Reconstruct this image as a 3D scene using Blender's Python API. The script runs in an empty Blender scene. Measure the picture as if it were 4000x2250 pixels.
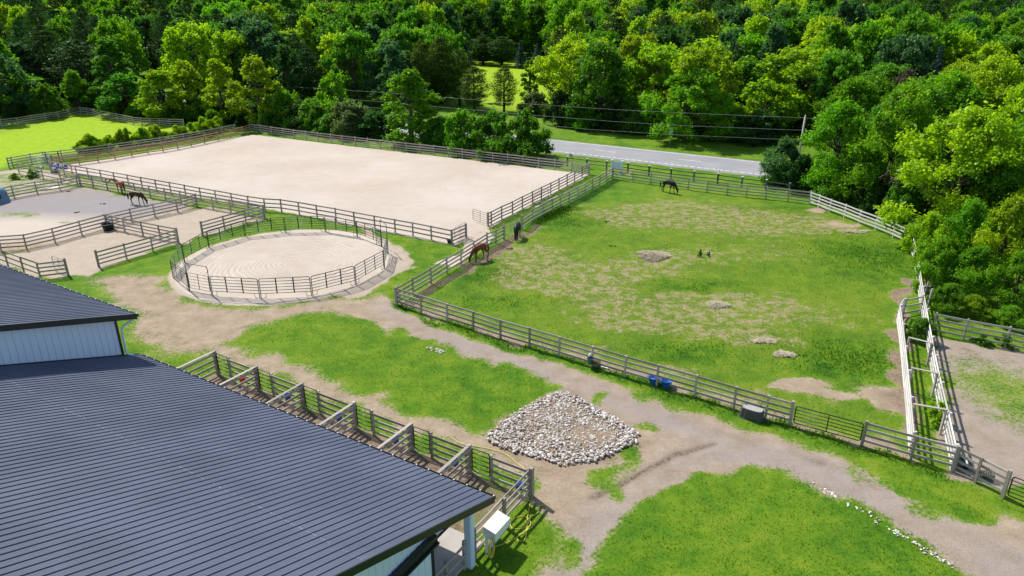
import bpy, math, random
import numpy as np
from mathutils import Vector, Matrix

random.seed(11)
SC = bpy.context.scene
COL = SC.collection
R = math.radians
PI = math.pi

# ------------------------------------------------------------------ camera, sky, sun, exposure
cam = bpy.data.cameras.new('camera')
cam.sensor_width = 36.0
cam.lens = 24.957
cam.clip_start = 0.2
cam.clip_end = 9000
camo = bpy.data.objects.new('camera', cam)
COL.objects.link(camo)
camo.location = (0, 0, 20.5)
camo.rotation_euler = (R(90 - 22.4), 0, 0)
SC.camera = camo

SUN_EL = R(48.5)
SUN_DIR = Vector((-0.656, 0.755, 0)).normalized() * math.cos(SUN_EL) + Vector((0, 0, math.sin(SUN_EL)))
world = bpy.data.worlds.new('World')
SC.world = world
world.use_nodes = True
wn = world.node_tree
for n in list(wn.nodes):
    wn.nodes.remove(n)
sky = wn.nodes.new('ShaderNodeTexSky')
sky.sky_type = 'NISHITA'
sky.sun_disc = False
sky.sun_elevation = SUN_EL
sky.sun_rotation = math.atan2(SUN_DIR.x, SUN_DIR.y)
sky.air_density = 1.0
sky.dust_density = 0.6
bg = wn.nodes.new('ShaderNodeBackground')
bg.inputs[1].default_value = 0.13
wo = wn.nodes.new('ShaderNodeOutputWorld')
wn.links.new(sky.outputs[0], bg.inputs[0])
wn.links.new(bg.outputs[0], wo.inputs[0])

sun = bpy.data.lights.new('sun', 'SUN')
sun.energy = 4.6
sun.angle = R(0.53)
sun.color = (1.0, 0.955, 0.87)
suno = bpy.data.objects.new('sun', sun)
COL.objects.link(suno)
suno.location = (-60, 60, 90)
suno.rotation_euler = (-SUN_DIR).to_track_quat('-Z', 'Y').to_euler()

SC.view_settings.view_transform = 'Standard'
SC.view_settings.look = 'None'
SC.view_settings.exposure = 0.45
SC.view_settings.gamma = 1.0
SC.view_settings.use_curve_mapping = False
SC.render.engine = 'CYCLES'
SC.cycles.max_bounces = 6
SC.cycles.diffuse_bounces = 3
SC.cycles.transmission_bounces = 4


# ------------------------------------------------------------------ helpers
def mesh_from(name, v, f, mat=None, smooth=False):
    m = bpy.data.meshes.new(name)
    m.from_pydata([tuple(p) for p in v], [], [tuple(q) for q in f])
    if smooth:
        m.polygons.foreach_set('use_smooth', [True] * len(m.polygons))
    m.update()
    if mat is not None:
        m.materials.append(mat)
    return m


def mesh_np(name, v, quads, mat=None, smooth=False, tri=False):
    """fast mesh from numpy vertex (n,3) and face (m,4|3) arrays"""
    m = bpy.data.meshes.new(name)
    k = 3 if tri else 4
    v = np.asarray(v, dtype=np.float32)
    quads = np.asarray(quads, dtype=np.int32)
    m.vertices.add(len(v))
    m.vertices.foreach_set('co', v.ravel())
    m.loops.add(len(quads) * k)
    m.loops.foreach_set('vertex_index', quads.ravel())
    m.polygons.add(len(quads))
    m.polygons.foreach_set('loop_start', np.arange(0, len(quads) * k, k, dtype=np.int32))
    m.polygons.foreach_set('loop_total', np.full(len(quads), k, dtype=np.int32))
    if smooth:
        m.polygons.foreach_set('use_smooth', np.ones(len(quads), dtype=bool))
    m.update(calc_edges=True)
    m.validate()
    if mat is not None:
        m.materials.append(mat)
    return m


def obj(name, mesh, parent=None, loc=(0, 0, 0), rot=(0, 0, 0), scale=(1, 1, 1), mat=None):
    o = bpy.data.objects.new(name, mesh)
    COL.objects.link(o)
    o.location = loc
    o.rotation_euler = rot
    o.scale = scale
    if parent is not None:
        o.parent = parent
    if mat is not None:
        if not mesh.materials:
            mesh.materials.append(None)
        o.material_slots[0].link = 'OBJECT'
        o.material_slots[0].material = mat
    return o


def tag(o, label, cat, group=None):
    o['label'] = label
    o['category'] = cat
    if group:
        o['group'] = group
    return o


def thing(name, label, cat, loc=(0, 0, 0), rotz=0.0, group=None):
    o = bpy.data.objects.new(name, None)
    o.empty_display_size = 0.3
    COL.objects.link(o)
    o.location = loc
    o.rotation_euler = (0, 0, rotz)
    return tag(o, label, cat, group)


def struct(name, mesh, loc=(0, 0, 0), rot=(0, 0, 0)):
    o = obj(name, mesh, None, loc, rot)
    o['kind'] = 'structure'
    return o


def tube(pts, r, n=6, closed=False, cap=True):
    """tapered tube along a polyline; r a number or one per point"""
    pts = [Vector(p) for p in pts]
    m = len(pts)
    rr = [r] * m if isinstance(r, (int, float)) else list(r)
    V, F = [], []
    ref = None
    for i, p in enumerate(pts):
        if closed:
            t = pts[(i + 1) % m] - pts[i - 1]
        else:
            t = pts[min(i + 1, m - 1)] - pts[max(i - 1, 0)]
        t = t.normalized() if t.length > 1e-9 else Vector((0, 0, 1))
        if ref is None:
            ref = Vector((0, 0, 1)) if abs(t.z) < 0.9 else Vector((1, 0, 0))
        a = (ref - t * ref.dot(t))
        if a.length < 1e-6:
            a = t.orthogonal()
        a.normalize()
        ref = a
        b = t.cross(a)
        for k in range(n):
            an = 2 * PI * k / n
            V.append(p + (a * math.cos(an) + b * math.sin(an)) * rr[i])
    seg = m if closed else m - 1
    for i in range(seg):
        j = (i + 1) % m
        for k in range(n):
            F.append((i * n + k, i * n + (k + 1) % n, j * n + (k + 1) % n, j * n + k))
    if cap and not closed:
        F.append(tuple(reversed(range(n))))
        F.append(tuple(range((m - 1) * n, m * n)))
    return V, F


class MB:
    """collects shapes into one mesh"""
    def __init__(s):
        s.v, s.f = [], []

    def add(s, vf, M=None):
        v, f = vf
        k = len(s.v)
        s.v += [tuple(M @ Vector(p)) for p in v] if M is not None else [tuple(p) for p in v]
        s.f += [tuple(i + k for i in q) for q in f]
        return s

    def box(s, x0, x1, y0, y1, z0, z1, M=None):
        v = [(x0, y0, z0), (x1, y0, z0), (x1, y1, z0), (x0, y1, z0), (x0, y0, z1), (x1, y0, z1), (x1, y1, z1), (x0, y1, z1)]
        f = [(3, 2, 1, 0), (4, 5, 6, 7), (0, 1, 5, 4), (1, 2, 6, 5), (2, 3, 7, 6), (3, 0, 4, 7)]
        return s.add((v, f), M)

    def tube(s, pts, r, n=6, closed=False):
        return s.add(tube(pts, r, n, closed))

    def lathe(s, prof, n=16, M=None, sx=1.0, sy=1.0):
        v, f = [], []
        for (r, z) in prof:
            for k in range(n):
                a = 2 * PI * k / n
                v.append((r * sx * math.cos(a), r * sy * math.sin(a), z))
        for i in range(len(prof) - 1):
            for k in range(n):
                f.append((i * n + k, i * n + (k + 1) % n, (i + 1) * n + (k + 1) % n, (i + 1) * n + k))
        f.append(tuple(reversed(range(n))))
        f.append(tuple(range((len(prof) - 1) * n, len(prof) * n)))
        return s.add((v, f), M)

    def mesh(s, name, mat=None, smooth=False):
        return mesh_from(name, s.v, s.f, mat, smooth)


# ------------------------------------------------------------------ materials
def nodes_of(name):
    m = bpy.data.materials.new(name)
    m.use_nodes = True
    t = m.node_tree
    for n in list(t.nodes):
        t.nodes.remove(n)
    out = t.nodes.new('ShaderNodeOutputMaterial')
    return m, t, out


class NT:
    """small node-graph writer"""
    def __init__(s, name):
        s.m, s.t, s.out = nodes_of(name)

    def n(s, typ, **kw):
        nd = s.t.nodes.new('ShaderNode' + typ)
        for k, v in kw.items():
            setattr(nd, k, v)
        return nd

    def set(s, sock, val):
        if isinstance(val, bpy.types.NodeSocket):
            s.t.links.new(val, sock)
        elif isinstance(val, (tuple, list)):
            sock.default_value = tuple(val) + ((1.0,) if len(val) == 3 and sock.type == 'RGBA' else ())
        else:
            sock.default_value = val

    def math(s, op, a, b=0.0, c=0.0, clamp=False):
        nd = s.n('Math', operation=op, use_clamp=clamp)
        s.set(nd.inputs[0], a)
        s.set(nd.inputs[1], b)
        s.set(nd.inputs[2], c)
        return nd.outputs[0]

    def noise(s, vec, scale, detail=4.0, rough=0.55, dist=0.0):
        nd = s.n('TexNoise')
        s.set(nd.inputs['Vector'], vec)
        nd.inputs['Scale'].default_value = scale
        nd.inputs['Detail'].default_value = detail
        nd.inputs['Roughness'].default_value = rough
        nd.inputs['Distortion'].default_value = dist
        return nd.outputs[0]

    def voro(s, vec, scale, feature='F1', rnd=1.0):
        nd = s.n('TexVoronoi', feature=feature)
        s.set(nd.inputs['Vector'], vec)
        nd.inputs['Scale'].default_value = scale
        nd.inputs['Randomness'].default_value = rnd
        return nd

    def ramp(s, fac, stops, interp='LINEAR'):
        nd = s.n('ValToRGB')
        nd.color_ramp.interpolation = interp
        el = nd.color_ramp.elements
        while len(el) < len(stops):
            el.new(0.5)
        for e, (p, c) in zip(el, stops):
            e.position = p
            e.color = (c[0], c[1], c[2], 1) if isinstance(c, (tuple, list)) else (c, c, c, 1)
        s.set(nd.inputs[0], fac)
        return nd.outputs[0]

    def smooth(s, x, lo, hi):
        nd = s.n('MapRange', interpolation_type='SMOOTHSTEP')
        s.set(nd.inputs[0], x)
        nd.inputs[1].default_value = lo
        nd.inputs[2].default_value = hi
        return nd.outputs[0]

    def mix(s, fac, a, b, blend='MIX'):
        nd = s.n('Mix', data_type='RGBA', blend_type=blend)
        s.set(nd.inputs['Factor'], fac)
        s.set(nd.inputs[6], a)
        s.set(nd.inputs[7], b)
        return nd.outputs[2]

    def scale(s, col, f):
        nd = s.n('VectorMath', operation='SCALE')
        s.set(nd.inputs[0], col)
        s.set(nd.inputs['Scale'], f)
        return nd.outputs[0]

    def bump(s, h, strength=0.5, dist=0.02):
        nd = s.n('Bump')
        nd.inputs['Strength'].default_value = strength
        nd.inputs['Distance'].default_value = dist
        s.set(nd.inputs['Height'], h)
        return nd.outputs[0]

    def coord(s, kind='Object'):
        return s.n('TexCoord').outputs[kind]

    def world(s):
        return s.n('NewGeometry').outputs['Position']

    def rnd(s):
        return s.n('ObjectInfo').outputs['Random']

    def principled(s, col, rough=0.8, spec=0.3, metal=0.0, normal=None):
        nd = s.n('BsdfPrincipled')
        s.set(nd.inputs['Base Color'], col)
        s.set(nd.inputs['Roughness'], rough)
        s.set(nd.inputs['Metallic'], metal)
        s.set(nd.inputs['Specular IOR Level'], spec)
        if normal is not None:
            s.t.links.new(normal, nd.inputs['Normal'])
        s.t.links.new(nd.outputs[0], s.out.inputs[0])
        return s.m


def simple(name, col, rough=0.7, spec=0.3, metal=0.0, var=0.12, scale=6.0, bump=0.0):
    g = NT(name)
    p = g.coord('Object')
    nz = g.noise(p, scale, 4)
    f = g.math('ADD', g.math('MULTIPLY', nz, 2 * var), 1 - var)
    nrm = g.bump(nz, bump, 0.02) if bump else None
    return g.principled(g.scale(col, f), rough, spec, metal, nrm)


def wood_mat(name, c0, c1):
    g = NT(name)
    p = g.coord('Object')
    mp = g.n('Mapping')
    g.set(mp.inputs['Vector'], p)
    mp.inputs['Scale'].default_value = (2.0, 14.0, 7.0)
    r = g.rnd()
    off = g.n('CombineXYZ')
    g.set(off.inputs[0], g.math('MULTIPLY', r, 37.0))
    g.set(mp.inputs['Location'], off.outputs[0])
    nz = g.noise(mp.outputs[0], 1.6, 5, 0.6, 0.3)
    f = g.math('ADD', g.math('MULTIPLY', g.math('SUBTRACT', nz, 0.5), 1.1), g.math('MULTIPLY', r, 0.9), clamp=True)
    col = g.mix(f, c0, c1)
    return g.principled(col, 0.85, 0.15, 0, g.bump(nz, 0.3, 0.01))


M = {}
M['wood'] = wood_mat('weathered_grey_wood', (0.27, 0.225, 0.185), (0.50, 0.44, 0.385))
M['wood_brown'] = wood_mat('brown_fence_wood', (0.33, 0.185, 0.090), (0.52, 0.33, 0.19))
M['wood_pale_sunlit'] = wood_mat('sunlit_grey_fence_wood', (0.50, 0.47, 0.43), (0.72, 0.69, 0.65))  # weathered grey wood with the brightness of direct sun put into its colour
M['wood_dark'] = wood_mat('dark_fence_wood', (0.085, 0.080, 0.072), (0.19, 0.18, 0.165))
M['tube'] = simple('dark_green_steel_tube', (0.030, 0.062, 0.045), 0.45, 0.5)
M['tube_black'] = simple('black_steel_tube', (0.018, 0.018, 0.02), 0.45, 0.5)
M['tube_grey'] = simple('galvanised_tube', (0.33, 0.34, 0.35), 0.4, 0.5, 0.5)
M['white_paint'] = simple('white_paint', (0.78, 0.78, 0.77), 0.5, 0.4, var=0.05)
M['white_steel'] = simple('white_steel_siding', (0.68, 0.76, 0.88), 0.45, 0.4, var=0.04, scale=0.8)
M['black_trim'] = simple('black_steel_trim', (0.014, 0.015, 0.018), 0.4, 0.5)
M['blue'] = simple('blue_plastic', (0.015, 0.06, 0.42), 0.35, 0.5)
M['blue_light'] = simple('blue_rubber_tub', (0.02, 0.13, 0.50), 0.4, 0.5)
M['red'] = simple('red_plastic', (0.62, 0.012, 0.02), 0.35, 0.5)
M['orange'] = simple('orange_plastic', (0.62, 0.16, 0.06), 0.5, 0.4)
M['black_plastic'] = simple('black_plastic', (0.018, 0.018, 0.02), 0.4, 0.5)
M['grey_plastic'] = simple('dark_grey_plastic', (0.055, 0.058, 0.062), 0.45, 0.5, var=0.25)
M['grey_plastic_top'] = simple('dusty_grey_plastic', (0.34, 0.32, 0.30), 0.8, 0.3, var=0.2)
M['green_plastic'] = simple('green_plastic', (0.05, 0.11, 0.095), 0.45, 0.4)
M['hutch'] = simple('blue_grey_plastic', (0.10, 0.20, 0.29), 0.35, 0.5)
M['hose'] = simple('yellow_hose', (0.66, 0.56, 0.10), 0.5, 0.4)
M['concrete'] = simple('concrete', (0.40, 0.37, 0.34), 0.9, 0.2, var=0.2, scale=2.0, bump=0.2)
M['steel'] = simple('dull_steel', (0.42, 0.43, 0.45), 0.4, 0.5, 0.7)
M['leather'] = simple('dark_leather', (0.05, 0.03, 0.02), 0.6, 0.3)

_box = {}


def boxm(mat):
    """shared unit cube, long along x, for boards and posts"""
    if mat not in _box:
        b = MB()
        b.box(-.5, .5, -.5, .5, -.5, .5)
        _box[mat] = b.mesh('board_' + mat, M[mat])
    return _box[mat]



# ------------------------------------------------------------------ ground
def inside(poly, X, Y):
    r = np.zeros(X.shape, bool)
    n = len(poly)
    for i in range(n):
        x0, y0 = poly[i]
        x1, y1 = poly[(i + 1) % n]
        if y0 == y1:
            continue
        c = ((y0 > Y) != (y1 > Y)) & (X < (x1 - x0) * (Y - y0) / (y1 - y0) + x0)
        r ^= c
    return r


def segdist(pts, X, Y, closed=False):
    d = np.full(X.shape, 1e9)
    n = len(pts)
    for i in range(n if closed else n - 1):
        x0, y0 = pts[i]
        x1, y1 = pts[(i + 1) % n]
        dx, dy = x1 - x0, y1 - y0
        t = np.clip(((X - x0) * dx + (Y - y0) * dy) / (dx * dx + dy * dy + 1e-9), 0, 1)
        d = np.minimum(d, np.hypot(X - x0 - t * dx, Y - y0 - t * dy))
    return d


def sd(poly, X, Y):
    d = segdist(poly, X, Y, True)
    return np.where(inside(poly, X, Y), d, -d)


def soft(poly, X, Y, feather):
    return np.clip(0.5 + sd(poly, X, Y) / (2 * feather), 0, 1)


def vnoise(X, Y, s, seed=0):
    """smooth value noise, 0..1"""
    rng = np.random.RandomState(seed)
    T = rng.rand(256, 256)
    x, y = X * s, Y * s
    xi, yi = np.floor(x).astype(int), np.floor(y).astype(int)
    fx, fy = x - xi, y - yi
    fx, fy = fx * fx * (3 - 2 * fx), fy * fy * (3 - 2 * fy)
    g = lambda a, b: T[a & 255, b & 255]
    return (g(xi, yi) * (1 - fx) + g(xi + 1, yi) * fx) * (1 - fy) + (g(xi, yi + 1) * (1 - fx) + g(xi + 1, yi + 1) * fx) * fy


PASTURE = [(-8.21, 46.51), (-5.19, 52.85), (-0.74, 61.34), (12.13, 84.57), (31.59, 73.16), (33.51, 65.78), (35.32, 59.90), (31.52, 51.57), (26.32, 44.00), (19.06, 28.19),
           (17.23, 29.38), (13.27, 31.78), (6.55, 36.19), (1.10, 39.88)]
DRIVE = [(-9.47, 48.16), (-8.11, 45.93), (-6.57, 44.85), (-3.60, 41.96), (-0.96, 40.24), (1.03, 38.90), (2.66, 37.43), (4.46, 36.37), (6.13, 35.09), (8.82, 32.91), (10.47, 31.82),
         (11.60, 30.71), (13.31, 29.81), (14.83, 29.13), (15.68, 27.95), (15.94, 26.47), (16.75, 25.18), (17.64, 24.26), (18.95, 23.59), (20.09, 23.84), (21.33, 24.46), (22.35, 23.47), (21.13, 20.46), (17.94, 20.87),
         (17.34, 21.68), (16.32, 23.01), (15.37, 24.46), (14.12, 25.99), (12.85, 26.90), (11.27, 27.14), (9.33, 26.76), (7.30, 25.77), (5.27, 24.21),
         (4.04, 22.55), (3.22, 20.87), (2.67, 19.88), (0.32, 19.88), (0.80, 21.26), (1.70, 23.71), (1.42, 24.97), (0.85, 26.61), (0.78, 27.49), (0.04, 28.11),
         (-1.34, 29.57), (-1.48, 30.79), (0.69, 33.27), (2.52, 34.96), (0.98, 36.65), (-1.41, 38.53), (-4.49, 40.24), (-6.38, 41.26), (-8.33, 42.14), (-9.91, 43.55), (-11.15, 44.32), (-12.28, 46.35), (-11.22, 47.42)]
YARD = [(-34.39, 52.60), (-31.23, 52.60), (-29.33, 52.60), (-26.80, 52.60), (-23.51, 47.06), (-20.52, 46.00), (-16.68, 46.35), (-12.84, 48.16), (-9.74, 48.92), (-8.17, 46.35), (-10.73, 44.98), (-12.04, 44.65), (-15.77, 43.37),
        (-17.45, 41.26), (-17.11, 39.59), (-14.95, 37.53), (-11.87, 34.96), (-8.34, 33.07), (-4.26, 31.15), (-1.15, 29.74), (0.78, 27.19), (-1.69, 28.74), (-6.02, 31.90), (-10.97, 34.96), (-14.32, 37.04), (-17.71, 38.53), (-20.51, 38.28), (-24.85, 40.13), (-27.68, 45.66)]
YARD2 = [(-33.90, 51.74), (-29.96, 52.60), (-25.78, 48.92), (-21.93, 46.70), (-16.97, 46.35), (-12.54, 48.16), (-10.20, 48.16), (-10.73, 44.98), (-13.97, 44.65), (-17.18, 42.75), (-17.71, 41.26), (-18.11, 39.59), (-21.33, 40.13), (-26.17, 44.32)]
LAWN_A = [(-17.54, 41.15), (-16.77, 42.32), (-15.29, 43.55), (-13.33, 44.32), (-11.26, 44.85), (-10.39, 43.94), (-9.39, 42.93), (-7.52, 41.96), (-4.42, 40.92), (-4.73, 40.13), (-2.12, 38.13), (0.28, 36.32), (2.27, 34.61),
          (0.91, 33.39), (-0.58, 31.90), (-1.27, 30.61), (-1.30, 29.67), (-3.44, 31.08), (-6.07, 32.28), (-8.46, 33.68), (-11.08, 35.41), (-13.97, 37.43), (-15.85, 38.79)]
LAWN_B = [(2.82, 19.88), (3.24, 21.06), (4.20, 22.55), (5.61, 24.21), (7.68, 25.91), (9.33, 26.76), (10.91, 27.14), (12.24, 26.73), (13.75, 25.07), (14.91, 23.47), (15.99, 22.06), (17.06, 20.65), (17.49, 19.88)]
STALLS = [(-2.58, 22.09), (0.92, 25.6), (-17.2, 36.6), (-20.2, 33.0)]
PADDOCK_A = [(-50.12, 80.82), (-33.02, 72.07), (-35.69, 68.35), (-38.52, 64.64), (-40.97, 60.40), (-44.87, 56.88), (-59.64, 72.86)]
PADDOCK_B = [(-38.52, 64.64), (-29.80, 60.26), (-33.73, 54.23), (-33.68, 52.40), (-34.94, 52.12), (-36.82, 51.57), (-44.43, 56.25), (-42.36, 58.59)]
PADDOCK_C = [(-32.99, 72.07), (-24.57, 67.91), (-27.19, 64.24), (-28.54, 62.30), (-29.02, 59.55), (-29.80, 60.26), (-34.01, 62.38), (-38.52, 64.64), (-35.69, 68.35)]
PADDOCK_R = [(27.38, 41.63), (28.95, 40.89), (32.84, 38.45), (30.98, 30.26), (21.62, 25.43), (20.50, 27.31), (22.80, 32.65)]
LEFT_FIELD = [(-65.40, 91.11), (-67.43, 95.80), (-50.93, 109.06), (-49.56, 117.52), (-59.96, 123.78), (-81.49, 136.77), (-87.34, 118.72), (-92.08, 106.62), (-77.21, 84.18), (-66.40, 88.22)]
CORRAL = [(-64.42, 90.38), (-59.20, 89.65), (-48.46, 83.54), (-35.34, 77.04), (-33.34, 72.86), (-50.26, 81.06), (-56.41, 74.89), (-64.24, 84.18)]
FAR_FIELD = [(-20.27, 189.32), (-15.13, 219.90), (-11.93, 253.40), (6.92, 248.69), (18.35, 241.19), (15.93, 193.99), (9.14, 149.26), (3.19, 138.45), (-8.82, 149.26)]
ARENA = [(-59.33, 90.08), (-41.30, 113.59), (9.52, 86.70), (-4.13, 61.56), (-5.28, 59.76), (-10.86, 62.99), (-19.35, 67.91), (-28.03, 72.86), (-40.78, 79.18)]

pen_pts = [(-22.11, 48.20), (-18.37, 47.66), (-14.71, 48.13), (-11.94, 50.32), (-10.35, 53.82), (-10.60, 57.42), (-11.49, 59.27), (-14.16, 61.92),
           (-17.45, 63.47), (-21.11, 63.19), (-24.47, 62.02), (-26.58, 58.95), (-27.14, 55.22), (-26.54, 51.71), (-24.13, 49.01)]
PEN_C = (sum(p[0] for p in pen_pts) / 15, sum(p[1] for p in pen_pts) / 15)

lin = np.linspace
gx = np.concatenate([[-4000, -2500, -1500, -900, -600, -420, -300, -220, -165, -130, -105, -90, -80], np.arange(-72, -30, .5), np.arange(-30, 42, .25), np.arange(42, 62, 1.0),
                     [66, 74, 84, 100, 125, 160, 210, 290, 400, 600, 900, 1500, 2500, 4000]])
gy = np.concatenate([[-400, -200, -100, -50, -20, -5, 5, 12], np.arange(16, 62, .22), np.arange(62, 140, .5),
                     [142, 146, 152, 160, 170, 180, 190, 200, 212, 226, 242, 260, 280, 310, 350, 400, 460, 540, 640, 780, 950, 1200, 1600, 2200, 3200, 5000]])
X, Y = np.meshgrid(gx, gy)
NY, NX = X.shape


def terrain(X, Y):
    d = np.maximum(0, np.hypot(X, Y - 60) - 190)
    return 34 * (1 - np.exp(-(d / 700.0) ** 1.5))


def relief(X, Y):
    near = np.clip(1 - (np.hypot(X, Y - 60) - 90) / 60, 0, 1)
    return near * ((vnoise(X, Y, 0.9, 1) - .5) * 0.05 + (vnoise(X, Y, 2.3, 2) - .5) * 0.03)


Z = terrain(X, Y) + relief(X, Y)
wob = (vnoise(X, Y, 0.6, 3) - .5) * 1.6 + (vnoise(X, Y, 1.9, 4) - .5) * 0.7
Xw, Yw = X + wob, Y + (vnoise(X, Y, 0.7, 5) - .5) * 1.4

dirt = np.zeros_like(X)
grey = np.zeros_like(X)
dry = np.zeros_like(X)
mud = np.zeros_like(X)
yel = np.zeros_like(X)
sandy = np.zeros_like(X)
lush = np.zeros_like(X)

dirt = np.maximum(dirt, soft(YARD, Xw, Yw, 1.2) * 0.62)
dirt = np.maximum(dirt, soft(YARD2, Xw, Yw, 1.4) * 0.72)
dirt = np.maximum(dirt, soft(DRIVE, Xw, Yw, 0.8) * 0.92)
lawn = np.maximum(soft(LAWN_A, Xw, Yw, 0.55), soft(LAWN_B, Xw, Yw, 0.6))
dirt = dirt * (1 - lawn)
strip = segdist([(-17.63, 39.32), (-14.55, 37.77), (-12.11, 35.86), (-8.44, 33.56), (-5.12, 31.44), (-2.33, 29.74), (-0.34, 28.26), (0.95, 26.90)], Xw, Yw)
dirt = np.maximum(dirt, np.exp(-(strip / 1.1) ** 2) * .66)
# wheel tracks and grey gravel of the drive
track = [(20.65, 21.06), (19.24, 22.22), (17.31, 24.58), (15.35, 27.19), (12.75, 28.74), (9.86, 30.25), (7.39, 32.09), (5.50, 33.68), (3.24, 35.63), (0.76, 37.62), (-2.70, 39.86), (-6.04, 42.75), (-8.96, 46.00)]
track2 = [(18.64, 21.26), (17.09, 23.24), (15.33, 25.91), (13.36, 27.80), (9.86, 28.74), (7.76, 27.95), (5.57, 26.05), (3.50, 23.47), (2.16, 20.87)]
dt = np.minimum(segdist(track, X, Y), segdist(track2, X, Y))
grey = np.maximum(grey, np.exp(-(dt / 1.1) ** 2) * 0.5 * (0.4 + 0.9 * vnoise(X, Y, 0.35, 6)))
dirt = np.maximum(dirt, np.exp(-(dt / 0.9) ** 2) * 0.9 * soft(DRIVE, X, Y, 1.0))
# the grass tongues left in the drive
for cx, cy, r in [((5.28, 29.07)[0], (5.28, 29.07)[1], 1.0), ((5.34, 28.11)[0], (5.34, 28.11)[1], 1.0), ((4.59, 26.76)[0], (4.59, 26.76)[1], .7),
                  ((3.83, 26.47)[0], (3.83, 26.47)[1], .8), ((4.69, 25.50)[0], (4.69, 25.50)[1], .7), ((2.25, 22.22)[0], (2.25, 22.22)[1], .9), ((7.28, 31.52)[0], (7.28, 31.52)[1], .8), ((5.06, 33.68)[0], (5.06, 33.68)[1], .7)]:
    dirt *= 1 - 0.75 * np.exp(-(((Xw - cx) ** 2 + (Yw - cy) ** 2) / (r * r)))
rut = segdist([(3.55, 25.50), (4.89, 26.27), (5.94, 27.19), (7.01, 27.95), (7.71, 28.58), (8.76, 29.00), (9.85, 29.47)], X + (wob * .12), Y)
mud = np.maximum(mud, np.exp(-(rut / .16) ** 2) * 1.0)
rut2 = segdist([(8.61, 31.90), (10.04, 30.97), (11.21, 30.08), (13.05, 29.07), (14.55, 27.95)], X + wob * .2, Y)
mud = np.maximum(mud, np.exp(-(rut2 / .22) ** 2) * np.clip(vnoise(X, Y, .8, 12) * 2 - .6, 0, .9))
# green strip under the pasture fence
front_line = [(-8.16, 46.15), (-4.33, 43.11), (-0.73, 40.52), (2.87, 38.29), (6.48, 35.71), (9.97, 33.48), (13.15, 31.42), (17.04, 28.96), (18.82, 27.73), (20.25, 26.87)]
dirt *= 1 - 0.70 * np.exp(-(segdist(front_line, X, Y) / 0.42) ** 2)
lush = np.maximum(lush, np.exp(-(segdist(front_line, Xw, Yw) / 0.55) ** 2) * .5)
# stalls beside the barn
sm = soft(STALLS, X, Y, 0.3)
bays = np.clip((vnoise(X, Y, 0.3, 9) - .35) * 3, 0, 1)
dirt = np.where(sm > .5, 0.55 + 0.35 * bays, dirt)
mud = np.maximum(mud, sm * 0.75)
# paddocks on the left
pa = soft(PADDOCK_A, Xw, Yw, 0.8)
dirt = np.maximum(dirt, pa * 0.9)
grey = np.maximum(grey, pa * np.clip(1.5 - np.hypot((X - (-45.18, 72.89)[0]) / 13, (Y - (-45.18, 72.89)[1]) / 7), 0, 1))
sandy = np.maximum(sandy, pa * np.clip(1.5 - np.hypot((X - (-47.55, 64.57)[0]) / 8, (Y - (-47.55, 64.57)[1]) / 4), 0, 1))
pb = np.maximum(soft(PADDOCK_B, Xw, Yw, 0.5), soft(PADDOCK_C, Xw, Yw, 0.6))
dirt = np.maximum(dirt, pb * 0.97)
sandy = np.maximum(sandy, pb * 0.5)
for p in [(-43.83, 80.86), (-39.97, 80.49), (-48.13, 68.50), (-50.57, 69.20), (-42.35, 76.94), (-42.98, 66.48)]:
    dirt *= 1 - 0.45 * np.exp(-(((Xw - p[0]) / 2.2) ** 2 + ((Yw - p[1]) / 1.3) ** 2))
co = soft(CORRAL, Xw, Yw, 1.0)
dirt = np.maximum(dirt, co * 0.5)
sandy = np.maximum(sandy, co * 0.5)
pth = segdist([(-65.15, 85.49), (-63.31, 87.94), (-61.09, 88.50), (-56.38, 85.49)], X, Y)
dirt = np.maximum(dirt, np.exp(-(pth / 1.3) ** 2) * .9)
# paddock on the right
pr = soft(PADDOCK_R, Xw, Yw, 0.6)
prg = np.exp(-(((X - (27.88, 33.89)[0]) / 4.5) ** 2 + ((Y - (27.88, 33.89)[1]) / 7) ** 2))
dirt = np.maximum(dirt, pr * (0.92 - 0.55 * prg))
grey = np.maximum(grey, pr * 0.35)
# apron of sand round the pen
pd = np.hypot(X - PEN_C[0], Y - PEN_C[1])
ap = np.clip((9.25 - pd) / 0.5, 0, 1)
apr = soft([(-15.05, 66.48), (-11.08, 61.01), (-8.44, 57.28), (-7.96, 54.85), (-9.10, 52.60), (-10.63, 48.92), (-12.75, 47.79), (-14.40, 48.54), (-10.83, 55.33)], Xw, Yw, .5)
dirt = np.maximum(dirt, np.maximum(ap * 0.85, apr * .95))
sandy = np.maximum(sandy, np.maximum(ap * .8, apr * 0.45))
# pasture
pm = soft(PASTURE, X, Y, 1.0)
dry = pm * 0.30
for (p, rx, ry, w) in [((1.43, 57.28), 3.2, 3.2, .42), ((3.22, 52.60), 3.5, 3, .42), ((5.66, 48.54), 4, 3, .30), ((9.64, 68.50), 5, 4, .30), ((16.87, 70.63), 6, 5, .34), ((23.74, 66.48), 7, 5, .36), ((29.56, 66.48), 5, 4, .32),
                       ((10.00, 53.48), 5, 3, .30), ((15.72, 57.28), 5, 3, .22), ((15.29, 47.06), 5, 3, .36), ((12.32, 43.05), 4, 2.5, .32), ((8.52, 44.32), 4, 2, .30), ((16.90, 40.13), 3, 2, .40), ((21.64, 44.32), 4, 3, .2),
                       ((26.86, 51.74), 3, 3, .1), ((0.37, 51.74), 2.5, 2.2, .35), ((-5.33, 46.35), 1.5, 1.0, .4), ((4.53, 39.59), 3, .7, .35), ((8.52, 37.04), 3, .7, .4), ((12.32, 33.89), 3, .7, .4), ((25.25, 57.28), 5, 3, .25)]:
    dry += pm * w * .62 * np.exp(-(((Xw - p[0]) / rx) ** 2 + ((Yw - p[1]) / ry) ** 2))
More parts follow.
